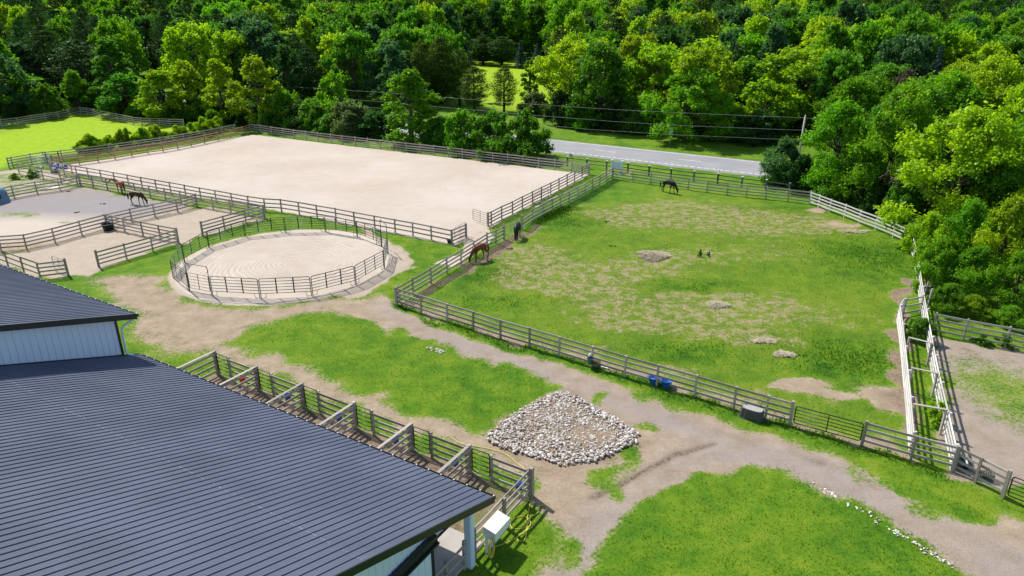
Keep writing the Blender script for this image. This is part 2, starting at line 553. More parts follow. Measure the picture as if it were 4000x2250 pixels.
for (p, rx, ry, w) in [((-2.78, 52.60), 3, 2.5, -.25), ((9.37, 76.94), 4, 3, -.35), ((30.57, 56.29), 5, 5, -.3), ((20.24, 38.53), 4, 2.5, -.35), ((-1.09, 47.06), 4, 1.2, -.2), ((10.25, 39.59), 4, 1.2, -.2),
                       ((33.87, 72.12), 6, 3, -.2), ((14.00, 50.09), 3, 1, -.25), ((5.12, 66.48), 3, 3, -.25)]:
    dry += pm * w * np.exp(-(((Xw - p[0]) / rx) ** 2 + ((Yw - p[1]) / ry) ** 2))
    lush += pm * -w * 1.2 * np.exp(-(((Xw - p[0]) / rx) ** 2 + ((Yw - p[1]) / ry) ** 2))
dry = np.clip(dry, 0, .46)
mline = [(-6.68, 48.16), (-4.36, 52.60), (-1.97, 57.28), (0.81, 62.75), (1.97, 64.57)]  # darkens the soil along the inside of the left fence
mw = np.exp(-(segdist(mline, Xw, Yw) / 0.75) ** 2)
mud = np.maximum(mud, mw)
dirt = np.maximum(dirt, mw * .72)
rline = [(31.01, 51.32), (28.57, 47.06), (23.92, 39.59), (22.07, 35.63), (19.95, 30.79)]
rw = np.exp(-(segdist(rline, Xw, Yw) / 0.62) ** 2)
mud = np.maximum(mud, rw * .7)
dirt = np.maximum(dirt, rw * .85)
fline = [(-7.71, 46.61), (-0.75, 41.56), (6.60, 36.55), (10.16, 34.29), (13.39, 32.15), (17.38, 29.71), (19.05, 28.54)]
fw_ = np.exp(-(segdist(fline, Xw, Yw) / 0.55) ** 2)
dirt = np.maximum(dirt, fw_ * .72)
mud = np.maximum(mud, fw_ * .3)
for (p, rx, ry) in [((16.90, 34.96), 2.0, .75), ((17.89, 34.10), 1.7, .6), ((31.61, 65.83), 2.6, .8), ((31.61, 70.63), 1.3, 1.2), ((20.45, 33.48), 1.2, 1.6)]:
    q = np.exp(-(((Xw - p[0]) / rx) ** 2 + ((Yw - p[1]) / ry) ** 2))
    dirt = np.maximum(dirt, q * 1.05)
wl = segdist([(-6.00, 51.57), (0.00, 63.61), (11.65, 83.54)], X - .9, Y)
lush = np.maximum(lush, np.exp(-(wl / 1.3) ** 2) * np.clip((Y - 64) / 4, 0, 1))
# rock bed soil
ROCKBED = [(2.67, 34.53), (3.55, 33.89), (5.09, 32.20), (5.96, 30.97), (6.31, 30.25), (6.05, 29.47), (5.04, 28.74), (3.82, 28.05), (2.47, 27.74), (1.36, 28.11), (0.04, 28.74), (-1.02, 29.47), (-1.25, 30.36), (-0.37, 31.52), (0.90, 33.07)]
rb = soft(ROCKBED, Xw, Yw, 0.5)
dirt = np.maximum(dirt, rb * 1.1)
mud = np.maximum(mud, rb * 0.5)
Z = Z + 0.10 * np.clip(sd(ROCKBED, X, Y) / 0.8, 0, 1)
# fields
lf = soft(LEFT_FIELD, X, Y, 1.0)
ff = soft(FAR_FIELD, X, Y, 4.0)
yel = np.maximum(lf, ff)
dirt *= 1 - lf
# bare shoulder of the road
RA, RB = (5.64, 100.76), (30.42, 86.29)
rdx, rdy = RB[0] - RA[0], RB[1] - RA[1]
rl = math.hypot(rdx, rdy)
RD = (rdx / rl, rdy / rl)
RN = (-RD[1], RD[0])
off = (X - RA[0]) * RN[0] + (Y - RA[1]) * RN[1]
dirt = np.maximum(dirt, np.exp(-((off + 0.4) / 0.45) ** 2) * .5)
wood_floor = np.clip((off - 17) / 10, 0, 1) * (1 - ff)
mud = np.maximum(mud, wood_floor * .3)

g = NT('ground_turf_and_soil')
P0 = g.world()
aA = g.n('Attribute', attribute_name='soil')
aB = g.n('Attribute', attribute_name='turf')
sA = g.n('SeparateColor')
sB = g.n('SeparateColor')
g.set(sA.inputs[0], aA.outputs['Color'])
g.set(sB.inputs[0], aB.outputs['Color'])
a_dirt, a_grey, a_mud = sA.outputs
a_dry, a_yel, a_sand = sB.outputs
a_lush = aB.outputs['Alpha']
n_big = g.noise(P0, 0.16, 4, 0.6)
n_mid = g.noise(P0, 0.9, 5, 0.65)
n_fine = g.noise(P0, 5.5, 5, 0.7)
n_tiny = g.noise(P0, 22.0, 3, 0.7)
# turf colour
gt = g.math('ADD', g.math('MULTIPLY', n_big, 0.55), g.math('ADD', g.math('MULTIPLY', n_mid, 0.35), g.math('MULTIPLY', n_fine, 0.35)))
n_pat = g.noise(P0, 0.45, 5, 0.7)
gt = g.math('ADD', g.math('SUBTRACT', gt, 0.30), g.math('MULTIPLY', n_pat, 0.60))
gt = g.math('SUBTRACT', gt, g.math('MULTIPLY', a_lush, 0.30))
turf = g.ramp(gt, [(0.30, (0.028, 0.090, 0.006)), (0.50, (0.066, 0.165, 0.008)), (0.66, (0.120, 0.215, 0.011)), (0.85, (0.190, 0.255, 0.020))])
yelc = g.mix(g.smooth(n_mid, 0.3, 0.7), (0.220, 0.360, 0.008), (0.310, 0.440, 0.012))
turf = g.mix(a_yel, turf, yelc)
tin = g.math('ADD', 0.62, g.math('MULTIPLY', n_tiny, 0.76))
turf = g.scale(turf, tin)
# dry, grazed turf
n_spk = g.noise(P0, 1.5, 7, 0.78)
dsel = g.math('ADD', g.math('ADD', g.math('MULTIPLY', n_spk, 0.80), g.math('MULTIPLY', n_mid, 0.30)), g.math('SUBTRACT', a_dry, 0.55))
dfac = g.math('MULTIPLY', g.smooth(dsel, 0.42, 0.52), 0.9)
dhalo = g.math('MULTIPLY', g.smooth(a_dry, 0.12, 0.55), 0.55)
turf = g.mix(dhalo, turf, (0.165, 0.205, 0.022))
dcol = g.mix(g.smooth(n_tiny, 0.35, 0.65), (0.190, 0.150, 0.060), (0.460, 0.370, 0.240))
turf = g.mix(dfac, turf, dcol)
# soil
soil = g.ramp(g.math('ADD', g.math('MULTIPLY', n_mid, 0.6), g.math('MULTIPLY', n_fine, 0.4)), [(0.3, (0.235, 0.170, 0.110)), (0.55, (0.370, 0.285, 0.200)), (0.75, (0.470, 0.385, 0.290))])
soil = g.mix(g.math('MULTIPLY', a_grey, g.smooth(n_mid, 0.10, 0.55)), soil, (0.285, 0.260, 0.258))
soil = g.mix(a_sand, soil, (0.520, 0.445, 0.365))
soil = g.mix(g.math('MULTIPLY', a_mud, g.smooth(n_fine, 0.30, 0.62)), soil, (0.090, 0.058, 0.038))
vo = g.voro(P0, 9.0)
peb = g.math('MULTIPLY', g.smooth(vo.outputs['Distance'], 0.16, 0.08), g.math('MULTIPLY', g.smooth(n_mid, 0.5, 0.6), 0.6))
soil = g.mix(peb, soil, (0.60, 0.57, 0.53))
soil = g.scale(soil, g.math('ADD', 0.78, g.math('MULTIPLY', n_tiny, 0.44)))
ssel = g.math('ADD', g.math('ADD', g.math('MULTIPLY', n_mid, 0.45), g.math('MULTIPLY', n_fine, 0.55)), g.math('SUBTRACT', a_dirt, 0.5))
sfac = g.smooth(ssel, 0.40, 0.62)
# straw-coloured rim where turf thins out
rim = g.math('MULTIPLY', g.smooth(ssel, 0.25, 0.45), 0.55)
turf = g.mix(g.math('MULTIPLY', rim, g.smooth(n_fine, 0.4, 0.6)), turf, (0.33, 0.29, 0.13))
colr = g.mix(sfac, turf, soil)
hgt = g.math('ADD', g.math('MULTIPLY', n_fine, 0.7), g.math('MULTIPLY', n_tiny, 0.6))
M['ground'] = g.principled(colr, 0.95, 0.12, 0, g.bump(hgt, 0.9, 0.06))

# one sheet, parted along the borders of lawn, pasture, track and fields
Z = Z - 0.03 * np.exp(-(rut / .15) ** 2)
verts = np.stack([X, Y, Z], -1).reshape(-1, 3)
idx = np.arange(NX * NY).reshape(NY, NX)
quads = np.stack([idx[:-1, :-1], idx[:-1, 1:], idx[1:, 1:], idx[1:, :-1]], -1).reshape(-1, 4)
cxm = (X[:-1, :-1] + X[1:, 1:]).ravel() / 2
cym = (Y[:-1, :-1] + Y[1:, 1:]).ravel() / 2
cdirt = ((dirt[:-1, :-1] + dirt[1:, 1:]) / 2).ravel()
region = np.zeros(len(quads), int)
region[inside(DRIVE, cxm, cym) & (cdirt > 0.5)] = 1
region[inside(PASTURE, cxm, cym)] = 2
region[(inside(LAWN_A, cxm, cym) | inside(LAWN_B, cxm, cym)) & (cdirt <= 0.5)] = 3
region[inside(LEFT_FIELD, cxm, cym)] = 4
region[inside(FAR_FIELD, cxm, cym)] = 5
region[inside(PADDOCK_A, cxm, cym) | inside(PADDOCK_B, cxm, cym) | inside(PADDOCK_C, cxm, cym)] = 6
region[inside(PADDOCK_R, cxm, cym)] = 7
nrm = np.zeros_like(verts)
e1 = verts[quads[:, 1]] - verts[quads[:, 0]]
e2 = verts[quads[:, 3]] - verts[quads[:, 0]]
fn = np.cross(e1, e2)
fn /= np.linalg.norm(fn, axis=1, keepdims=True)
for k in range(4):
    np.add.at(nrm, quads[:, k], fn)
nrm /= np.linalg.norm(nrm, axis=1, keepdims=True)
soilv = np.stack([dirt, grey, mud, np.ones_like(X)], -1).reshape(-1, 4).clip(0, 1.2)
turfv = np.stack([dry, yel, sandy, lush], -1).reshape(-1, 4).clip(0, 1)
for k, nm in enumerate(['ground', 'dirt_track', 'pasture', 'lawn', 'grass_field', 'hay_field', 'paddock_ground', 'paddock_ground']):
    q = quads[region == k]
    if not len(q):
        continue
    used, inv = np.unique(q.ravel(), return_inverse=True)
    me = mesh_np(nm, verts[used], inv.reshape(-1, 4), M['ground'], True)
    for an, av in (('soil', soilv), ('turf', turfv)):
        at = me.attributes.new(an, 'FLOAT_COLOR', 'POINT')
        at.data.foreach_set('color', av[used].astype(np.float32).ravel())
    me.normals_split_custom_set_from_vertices([tuple(v) for v in nrm[used]])
    struct(nm, me)


# sand surfaces ------------------------------------------------------------
def sand_mat(name, c0, c1, rings=None):
    g = NT(name)
    p = g.world()
    nb = g.noise(p, 0.09, 4, 0.6)
    nm = g.noise(p, 0.8, 4, 0.6)
    nf = g.noise(p, 14.0, 3, 0.7)
    f = g.math('ADD', g.math('MULTIPLY', nb, 0.75), g.math('MULTIPLY', nm, 0.30))
    h = g.math('MULTIPLY', nf, 0.35)
    for (cx, cy, sc, amp) in rings or []:
        mp = g.n('Mapping')
        g.set(mp.inputs['Vector'], p)
        mp.inputs['Location'].default_value = (-cx, -cy, 0)
        ln = g.n('VectorMath', operation='LENGTH')
        flat = g.n('VectorMath', operation='MULTIPLY')
        g.set(flat.inputs[0], mp.outputs[0])
        flat.inputs[1].default_value = (1, 1, 0)
        g.set(ln.inputs[0], flat.outputs[0])
        rad = g.math('ADD', ln.outputs['Value'], g.math('MULTIPLY', g.noise(p, 0.3, 3, 0.6), 1.5))
        w = g.math('SINE', g.math('MULTIPLY', rad, sc))
        band = g.noise(p, 0.22, 2, 0.5)
        lo, hi = amp[1]
        fade = g.math('MULTIPLY', g.smooth(ln.outputs['Value'], hi, lo), g.smooth(band, 0.38, 0.62))
        w = g.math('MULTIPLY', g.math('MULTIPLY', w, fade), amp[0])
        h = g.math('ADD', h, g.math('MULTIPLY', w, 2.2))
        f = g.math('ADD', f, g.math('MULTIPLY', w, 0.55))
    col = g.mix(g.smooth(f, 0.28, 0.78), c0, c1)
    col = g.scale(col, g.math('ADD', 0.90, g.math('MULTIPLY', nf, 0.20)))
    return g.principled(col, 0.95, 0.1, 0, g.bump(h, 0.55, 0.05))


def sheet(name, poly, z, mat, ragged=0.0, step=1.0, seed=1):
    rnd = random.Random(seed)
    pts = []
    n = len(poly)
    for i in range(n):
        a, b = Vector(poly[i]), Vector(poly[(i + 1) % n])
        k = max(1, int((b - a).length / step))
        for j in range(k):
            p = a.lerp(b, j / k)
            if ragged:
                p += Vector((rnd.uniform(-1, 1), rnd.uniform(-1, 1))) * ragged
            pts.append((p.x, p.y, z))
    c = Vector((sum(p[0] for p in pts) / len(pts), sum(p[1] for p in pts) / len(pts)))
    rim = [(c.x + (p[0] - c.x) * 1.012, c.y + (p[1] - c.y) * 1.012, -0.04) for p in pts]
    v = pts + rim
    m = len(pts)
    f = [tuple(range(m))] + [(i, i + m, (i + 1) % m + m, (i + 1) % m) for i in range(m)]
    me = mesh_from(name, v, f, mat)
    import bmesh
    bm = bmesh.new()
    bm.from_mesh(me)
    bmesh.ops.recalc_face_normals(bm, faces=bm.faces)
    if bm.faces[:][0].normal.z < 0:
        bmesh.ops.reverse_faces(bm, faces=bm.faces)
    bm.to_mesh(me)
    bm.free()
    return me


M['arena'] = sand_mat('arena_sand', (0.430, 0.355, 0.282), (0.520, 0.450, 0.385), [((-0.82, 79.03)[0], (-0.82, 79.03)[1], 9.0, (0.09, (3.0, 13.0))), ((-37.40, 90.79)[0], (-37.40, 90.79)[1], 7.0, (0.05, (4.0, 22.0)))])
struct('arena_sand', sheet('arena_sand', ARENA, 0.05, M['arena'], 0.10, 0.8))
M['pen_sand'] = sand_mat('round_pen_sand', (0.400, 0.330, 0.262), (0.545, 0.470, 0.395), [(PEN_C[0] + 0.4, PEN_C[1] - 0.6, 15.0, (0.20, (5.5, 9.0))), (PEN_C[0] + 3.2, PEN_C[1] - 1.6, 13.0, (0.14, (1.8, 3.8)))])
cpts = []
for k in range(72):
    a = 2 * PI * k / 72
    cpts.append((PEN_C[0] + 8.65 * math.cos(a), PEN_C[1] + 8.65 * math.sin(a)))
struct('round_pen_sand', sheet('round_pen_sand', cpts, 0.05, M['pen_sand'], 0.08, 0.4, 5))
# gap between arena and pasture: trodden sand
struct('gateway_sand', sheet('gateway_sand', [(-4.35, 62.08), (-2.33, 64.96), (-1.59, 61.71), (-2.17, 59.90), (-4.80, 54.12), (-6.35, 55.01), (-5.20, 56.56), (-4.18, 57.53)], 0.036, M['pen_sand'], 0.14, 0.5, 8))

# road ---------------------------------------------------------------------
g = NT('worn_asphalt')
p = g.world()
nb, nf = g.noise(p, 0.3, 4), g.noise(p, 9.0, 4, 0.7)
col = g.ramp(g.math('ADD', g.math('MULTIPLY', nb, 0.6), g.math('MULTIPLY', nf, 0.4)), [(0.3, (0.215, 0.212, 0.215)), (0.7, (0.315, 0.310, 0.312))])
M['asphalt'] = g.principled(col, 0.85, 0.3, 0, g.bump(nf, 0.3, 0.01))
g = NT('worn_road_paint')
p = g.world()
nf = g.noise(p, 6.0, 4, 0.7)
M['paint'] = g.principled(g.mix(g.smooth(nf, 0.38, 0.5), (0.35, 0.35, 0.35), (0.78, 0.77, 0.74)), 0.8, 0.2)


def road_strip(o0, o1, s0, s1, z, skirt=0.0):
    def q(s, o):
        return (RA[0] + RD[0] * s + RN[0] * o, RA[1] + RD[1] * s + RN[1] * o)
    v = [(*q(s0, o0), z), (*q(s1, o0), z), (*q(s1, o1), z), (*q(s0, o1), z)]
    f = [(0, 1, 2, 3)]
    if skirt:
        v += [(*q(s0, o0 - .4), z - skirt), (*q(s1, o0 - .4), z - skirt), (*q(s1, o1 + .4), z - skirt), (*q(s0, o1 + .4), z - skirt)]
        f += [(0, 4, 5, 1), (2, 6, 7, 3)]
    return v, f


road_w = ((9.55, 106.62)[0] - RA[0]) * RN[0] + ((9.55, 106.62)[1] - RA[1]) * RN[1]
b = MB()
for k in range(24):
    b.add(road_strip(-0.55, road_w + 0.6, -260 + k * 25, -235 + k * 25, 0.10, 0.16))
road = struct('road', b.mesh('road', M['asphalt']))
b = MB()
b.add(road_strip(road_w - .06, road_w + .10, -260, 340, 0.1045))
for k in range(160):
    s = -60 + k * 0.9
    b.add(road_strip(-0.10, 0.10, s, s + 0.62, 0.1045))
b.add(road_strip(-0.05, 0.08, 84, 340, 0.1045))
b.add(road_strip(-0.05, 0.08, -260, -60, 0.1045))
for k in range(46):
    s = -190 + k * 12.2
    b.add(road_strip(road_w / 2 - .06, road_w / 2 + .07, s, s + 3.05, 0.1045))
lines = struct('road_markings', b.mesh('road_markings', M['paint']))



# ------------------------------------------------------------------ fences and gates
def fence(label, posts, rails=4, h=1.36, side=1, mat='wood', pw=0.105, bh=0.125, name='board_fence', corner=None, endcap=None, cat='fence', skip=(), zr=None, postmat=None):
    """posts and boards; every board its own object. side: +1 boards left of the walking direction"""
    o = thing(name, label, cat, (posts[0][0], posts[0][1], 0))
    rnd = random.Random(label)
    base = Vector(posts[0])
    zs = zr or [h - 0.10 - i * (h - 0.10 - 0.28) / max(1, rails - 1) for i in range(rails)]
    big = corner or ()
    n = len(posts)
    for i, p in enumerate(posts):
        q = Vector(p) - base
        w = pw * (1.35 if i in big else 1.0)
        hh = h + rnd.uniform(0.0, 0.05) + (0.05 if i in big else 0)
        if i < n - 1:
            d = Vector(posts[i + 1]) - Vector(p)
        else:
            d = Vector(p) - Vector(posts[i - 1])
        a = math.atan2(d.y, d.x)
        obj('post', boxm(postmat or mat), o, (q.x, q.y, hh / 2 - .06), (rnd.uniform(-.012, .012), PI / 2 + rnd.uniform(-.012, .012), a), (hh + .12, w, w))
    for i in range(n - 1):
        if i in skip:
            continue
        a, b = Vector(posts[i]), Vector(posts[i + 1])
        d = b - a
        L = d.length
        an = math.atan2(d.y, d.x)
        nn = Vector((-d.y, d.x)) / L * side
        mid = (a + b) / 2 - base + nn * (pw / 2 + 0.022)
        for z in zs:
            dz = rnd.uniform(-.012, .012)
            obj('rail', boxm(mat), o, (mid.x, mid.y, z + dz), (0, rnd.uniform(-.004, .004), an), (L - .008, .038, bh))
    return o


def loop_pts(x0, x1, z0, z1, r=0.10, k=4, y=0.0):
    pts = []
    for (cx, cz, a0) in ((x1 - r, z0 + r, -PI / 2), (x1 - r, z1 - r, 0), (x0 + r, z1 - r, PI / 2), (x0 + r, z0 + r, PI)):
        for j in range(k + 1):
            a = a0 + PI / 2 * j / k
            pts.append((cx + r * math.cos(a), y, cz + r * math.sin(a)))
    return pts


def tube_gate(label, p0, p1, h=1.28, z0=0.22, bars=5, stays=1, mat='tube_black', name='tube_gate', group=None, rad=0.030):
    d = Vector(p1) - Vector(p0)
    L = d.length
    o = thing(name, label, 'gate', (p0[0], p0[1], 0), math.atan2(d.y, d.x), group)
    b = MB()
    b.tube(loop_pts(0.04, L - 0.04, z0, h, 0.12), rad, 6, True)
    obj('frame', b.mesh('gate_frame', M[mat], True), o)
    for i in range(bars - 1):
        z = z0 + (h - z0) * (i + 1) / bars
        b = MB()
        b.tube([(0.05, 0, z), (L - 0.05, 0, z)], rad * .8, 6)
        obj('bar', b.mesh('gate_bar', M[mat], True), o)
    for i in range(stays):
        x = L * (i + 1) / (stays + 1)
        b = MB()
        b.box(x - .025, x + .025, -.034, -.026, z0, h)
        obj('stay', b.mesh('gate_stay', M[mat]), o)
    for z in (z0 + .2, h - .2):
        b = MB()
        b.box(-.06, .05, -.02, .02, z - .03, z + .03)
        obj('hinge', b.mesh('gate_hinge', M['steel']), o)
    return o


FRONT = [(-8.25, 46.47), (-6.31, 45.10), (-4.37, 43.67), (-2.55, 42.40), (-0.74, 41.08), (1.10, 39.89), (2.90, 38.68), (4.77, 37.39), (6.55, 36.20), (8.21, 35.13), (10.08, 33.94), (11.88, 32.71), (13.27, 31.78), (14.30, 31.14)]
fence('long grey board fence between the drive and the horse pasture', FRONT, side=1, corner=(0, 13))
tube_gate('wide dark tube gate in the pasture fence beside the upturned trough', (14.42, 31.09), (17.17, 29.42), h=1.2, bars=5, stays=1, mat='tube_black')
FRONT2 = [(17.22, 29.36), (19.03, 28.19), (20.50, 27.31)]
fence('board fence joining the pasture gate to the two pale lane fences', FRONT2, side=1, corner=(0, 2))
fence('short board fence with a stub post beside the right edge gate', [(20.53, 27.27), (21.04, 26.48), (21.64, 25.46)], side=1, corner=(2,))
tube_gate('dark tube gate at the right edge of the photo', (21.72, 25.38), (23.27, 23.87), h=1.2, bars=5, mat='tube_black')

LEFT = [(-8.24, 46.70), (-7.33, 48.49), (-6.23, 50.63), (-5.19, 52.85), (-4.19, 54.83), (-3.25, 56.88), (-2.19, 59.14), (-1.44, 60.11), (-0.75, 61.41)]
fence('board fence on the pasture side facing the round pen', LEFT, side=-1, corner=(8,))
tube_gate('thin wire-bar gate behind the black horse near the arena', (-0.63, 61.63), (0.82, 64.24), h=1.3, bars=6, stays=2, mat='tube_grey', rad=0.016)
LEFT2 = [(0.94, 64.32), (2.00, 66.79), (3.02, 68.53), (4.10, 70.30), (5.04, 71.97), (6.09, 73.66), (7.14, 75.36), (8.12, 77.04), (9.13, 78.99), (10.18, 80.82), (11.21, 82.91), (12.14, 84.57)]
fence('board fence running beside the arena up to the sign corner', LEFT2, side=-1, corner=(0, 11))
FAR = [(12.16, 84.37), (14.35, 82.96), (16.27, 81.73), (18.26, 80.47), (20.10, 79.22), (21.97, 78.15), (23.94, 77.04), (25.75, 76.06), (27.65, 75.31), (29.70, 74.27), (31.63, 73.26)]
fence('board fence along the far end of the pasture below the road', FAR, side=-1, corner=(10,))
RIGHT = [(31.60, 73.06), (32.03, 71.87), (32.48, 70.17), (33.17, 68.26), (33.70, 66.19), (34.35, 64.16), (34.93, 62.00), (35.29, 59.83), (33.10, 54.71)]
fence('pale sunlit board fence against the dark trees on the right', RIGHT, side=-1, mat='wood_pale_sunlit', zr=[1.27, .95, .63, .31])
LANE_R = [(32.97, 54.41), (31.12, 50.51), (29.36, 46.79), (27.47, 42.79), (25.59, 38.72), (24.47, 36.31), (23.06, 33.17), (21.75, 30.15), (20.59, 27.54)]
fence('right one of two pale lane fences linked by cross boards', LANE_R, side=-1, mat='wood_pale_sunlit')
LANE_L = [(26.87, 44.54), (26.07, 43.51), (24.74, 40.52), (23.34, 37.48), (21.96, 34.51), (20.64, 31.66), (19.16, 28.54)]
fence('left one of two pale lane fences with a bent far end', LANE_L, side=-1, mat='wood_pale_sunlit')
fence('short weathered three-rail fence closing the far end of the narrow lane', [(26.95, 44.59), (28.47, 45.18)], rails=3, side=-1)
for (lab, a, bq) in (('far cross board spanning the tops of the lane fences', (23.94, 38.42, 1.36), (24.91, 37.67, 1.36)), ('middle cross board spanning the tops of the lane fences', (22.15, 34.64, 1.36), (23.22, 34.04, 1.36)),
                     ('near cross board spanning the tops of the lane fences', (20.30, 30.87, 1.36), (21.61, 30.37, 1.36))):
    A_, B_ = Vector(a), Vector(bq)
    d = B_ - A_
    A_, B_ = A_ - d * .04, B_ + d * .06
    d = B_ - A_
    t = thing('cross_board', lab, 'board', ((A_.x + B_.x) / 2, (A_.y + B_.y) / 2, 0))
    obj('board', boxm('wood'), t, (0, 0, 1.44), (0, 0, math.atan2(d.y, d.x)), (d.length, .14, .04))
    for e in (A_ + d * .05, B_ - d * .05):
        obj('brace_post', boxm('wood'), t, (e.x - t.location.x, e.y - t.location.y, .68), (0, PI / 2, 0), (1.46, .10, .10))
fence('shaded board fence along the back of the right paddock', [(27.59, 42.01), (29.07, 41.03), (31.04, 39.92), (32.87, 38.72), (34.98, 37.17)], side=-1, h=1.45)
for (lab, a, z) in (('lone leaning post in the weeds beside the pale fence', (29.41, 45.93), 1.5), ('second leaning post in the weeds near the lane corner', (30.34, 48.01), 1.2)):
    t = thing('wooden_post', lab, 'post', (a[0], a[1], 0))
    obj('post', boxm('wood'), t, (0, 0, z / 2 - .05), (.06, PI / 2 + .05, .3), (z + .1, .11, .11))

ROADF = [(2.06, 94.67), (4.75, 92.94), (7.18, 91.41), (9.59, 90.08), (11.96, 88.79), (14.48, 87.66), (16.82, 86.02), (19.19, 84.44), (21.66, 83.16), (24.16, 81.92), (26.48, 80.23), (28.81, 78.83), (30.90, 77.37)]
rf = fence('low two-rail dark fence with white post caps beside the road', ROADF, rails=2, side=1, mat='wood_dark', zr=[1.0, .55], h=1.15, bh=.10, pw=.16)
for p in ROADF:
    q = Vector(p) - Vector(ROADF[0])
    obj('post_cap', boxm('white_paint'), rf, (q.x, q.y, 1.24), (0, 0, -.2), (.20, .20, .07))

# arena
AR_FAR = [(-41.29, 113.81), (-40.41, 115.04), (-38.12, 113.45), (-35.87, 112.04), (-33.78, 110.74), (-31.57, 109.48), (-29.45, 108.23), (-27.18, 107.02), (-25.22, 105.83), (-23.04, 104.66), (-21.02, 103.52), (-19.00, 102.40), (-16.94, 101.30), (-14.93, 100.23), (-12.85, 99.17), (-10.80, 98.14), (-8.72, 97.05),
          (-6.72, 95.96), (-4.68, 94.67), (-2.55, 93.56), (-0.57, 92.55), (1.42, 91.41), (3.41, 90.23), (5.44, 89.21), (7.50, 88.08), (9.53, 86.78)]
AR_FAR[0] = (-42.44, 116.10)
fence('board fence along the far side of the sand arena below the trees', AR_FAR, side=-1, corner=(25,))
AR_L = [(-59.33, 90.08), (-58.25, 90.82), (-56.58, 92.02), (-54.94, 93.56), (-53.52, 95.15), (-52.20, 97.05), (-50.82, 98.82), (-49.35, 100.23), (-48.07, 102.03), (-46.98, 104.09), (-45.88, 106.22), (-44.76, 108.65), (-43.75, 110.96), (-42.65, 113.14), (-42.28, 115.64)]
fence('new brown board fence on the left end of the sand arena', AR_L, side=-1, mat='wood_brown')
AR_N = [(-57.86, 87.99), (-55.48, 86.74), (-53.17, 85.48), (-51.16, 84.42), (-49.02, 83.34), (-46.76, 82.06), (-44.54, 80.86), (-42.36, 79.61), (-40.16, 78.40), (-38.04, 77.27), (-35.87, 76.06), (-33.71, 74.83), (-31.63, 73.75), (-29.49, 72.58), (-27.32, 71.35), (-25.34, 70.45)] + \
       [(-23.54, 70.07), (-21.45, 69.07), (-19.35, 67.91), (-17.21, 66.79), (-15.15, 65.53), (-12.98, 64.32), (-10.87, 63.14), (-9.09, 62.15), (-7.28, 61.05), (-5.33, 59.83)]
fence('grey board fence along the near side of the sand arena', AR_N, side=1, corner=(0, 25), rails=3, zr=[1.27, .85, .42])
fence('short board fence panel with a folded gate at the arena entrance', [(-5.33, 59.90), (-4.18, 61.63)], side=1, corner=(1,))
tube_gate('grey tube gate folded back against the arena entrance fence', (-4.25, 62.38), (-5.16, 60.61), h=1.3, bars=5, mat='tube_grey', rad=.022)
AR_R = [(-2.28, 65.15), (-1.99, 65.70), (-1.02, 67.56), (0.05, 69.26), (1.08, 71.30), (2.17, 73.26), (3.19, 75.10), (4.30, 77.04), (5.33, 78.95), (6.40, 80.94), (7.43, 82.91), (8.50, 84.96), (9.47, 86.56)]
fence('dark board fence on the right end of the arena beside stored rails', AR_R, side=1, corner=(0,))
tube_gate('open tube gate swung into the sand at the arena entrance', (-2.36, 65.20), (-3.84, 66.79), h=1.3, bars=5, mat='tube_black', stays=1, rad=.02)

# paddocks on the left
PA_BACK = [(-50.24, 81.06), (-48.25, 80.11), (-46.00, 78.95), (-43.92, 77.92), (-41.79, 76.82), (-39.62, 75.74), (-37.41, 74.58), (-35.26, 73.46), (-33.06, 72.17), (-30.97, 71.15), (-28.75, 70.07), (-26.56, 68.98), (-24.57, 67.91)]
fence('board fence behind the two horses on the left', PA_BACK, side=1, corner=(0, 8, 12))
fence('board fence from the blue shelter to the heavy corner post', [(-50.32, 81.06), (-51.46, 78.99), (-53.19, 77.59), (-54.57, 75.74), (-55.85, 73.66)], side=1)
LANE_B = [(-61.12, 86.84), (-58.69, 85.49), (-56.60, 84.31), (-53.39, 82.53), (-50.52, 80.94)]
fence('thin three-rail fence in front of the stored jumps', LANE_B, side=1, rails=3, zr=[1.3, .85, .4])
FLD = [(-64.49, 90.08), (-64.38, 90.67), (-63.19, 92.63), (-62.26, 93.87), (-60.43, 94.83), (-58.59, 96.79), (-56.24, 99.00), (-53.88, 101.48), (-51.49, 104.28), (-49.36, 107.22), (-47.43, 110.11), (-45.81, 113.14), (-44.64, 115.64)]
fence('weathered fence half hidden in the hedge behind the brown arena fence', FLD, side=-1)
tube_gate('grey five-bar gate by the blue and white jump barrels', (-62.21, 90.38), (-59.62, 90.23), h=1.5, bars=5, mat='tube_grey', rad=.03)
FIELD_FAR = [(-88.21, 114.04), (-86.85, 118.00), (-85.61, 120.45), (-84.16, 122.48), (-83.32, 124.97), (-82.24, 127.15), (-81.31, 129.25), (-80.75, 131.87), (-80.17, 134.43), (-78.68, 133.97), (-76.42, 132.17), (-74.12, 130.40), (-71.78, 128.69), (-69.55, 127.01), (-67.19, 125.11), (-64.86, 123.25), (-62.91, 122.22), (-61.25, 121.84), (-59.67, 121.71), (-57.71, 121.20), (-55.12, 120.70)]
fence('dark board fence along the tree line at the far yellow-green field', FIELD_FAR, side=-1, corner=(8,), mat='wood')
PB_TOP = [(-45.09, 56.88), (-44.30, 58.19), (-42.40, 58.66), (-41.00, 60.47), (-39.80, 62.61), (-38.55, 64.72)]
fence('board fence between the grey paddock and the black tub corner', PB_TOP, side=1, corner=(5,))
fence('board fence from the black tub corner to the arena lane', [(-38.56, 64.80), (-37.17, 66.70), (-35.71, 68.39), (-34.21, 70.17), (-33.05, 72.07)], side=1)
PB_IN = [(-38.39, 64.56), (-37.64, 64.24), (-36.27, 63.53), (-34.02, 62.38), (-31.94, 61.34), (-29.88, 60.33)]
fence('board fence between the two sandy pens right of the black tub', PB_IN, side=1, corner=(5,))
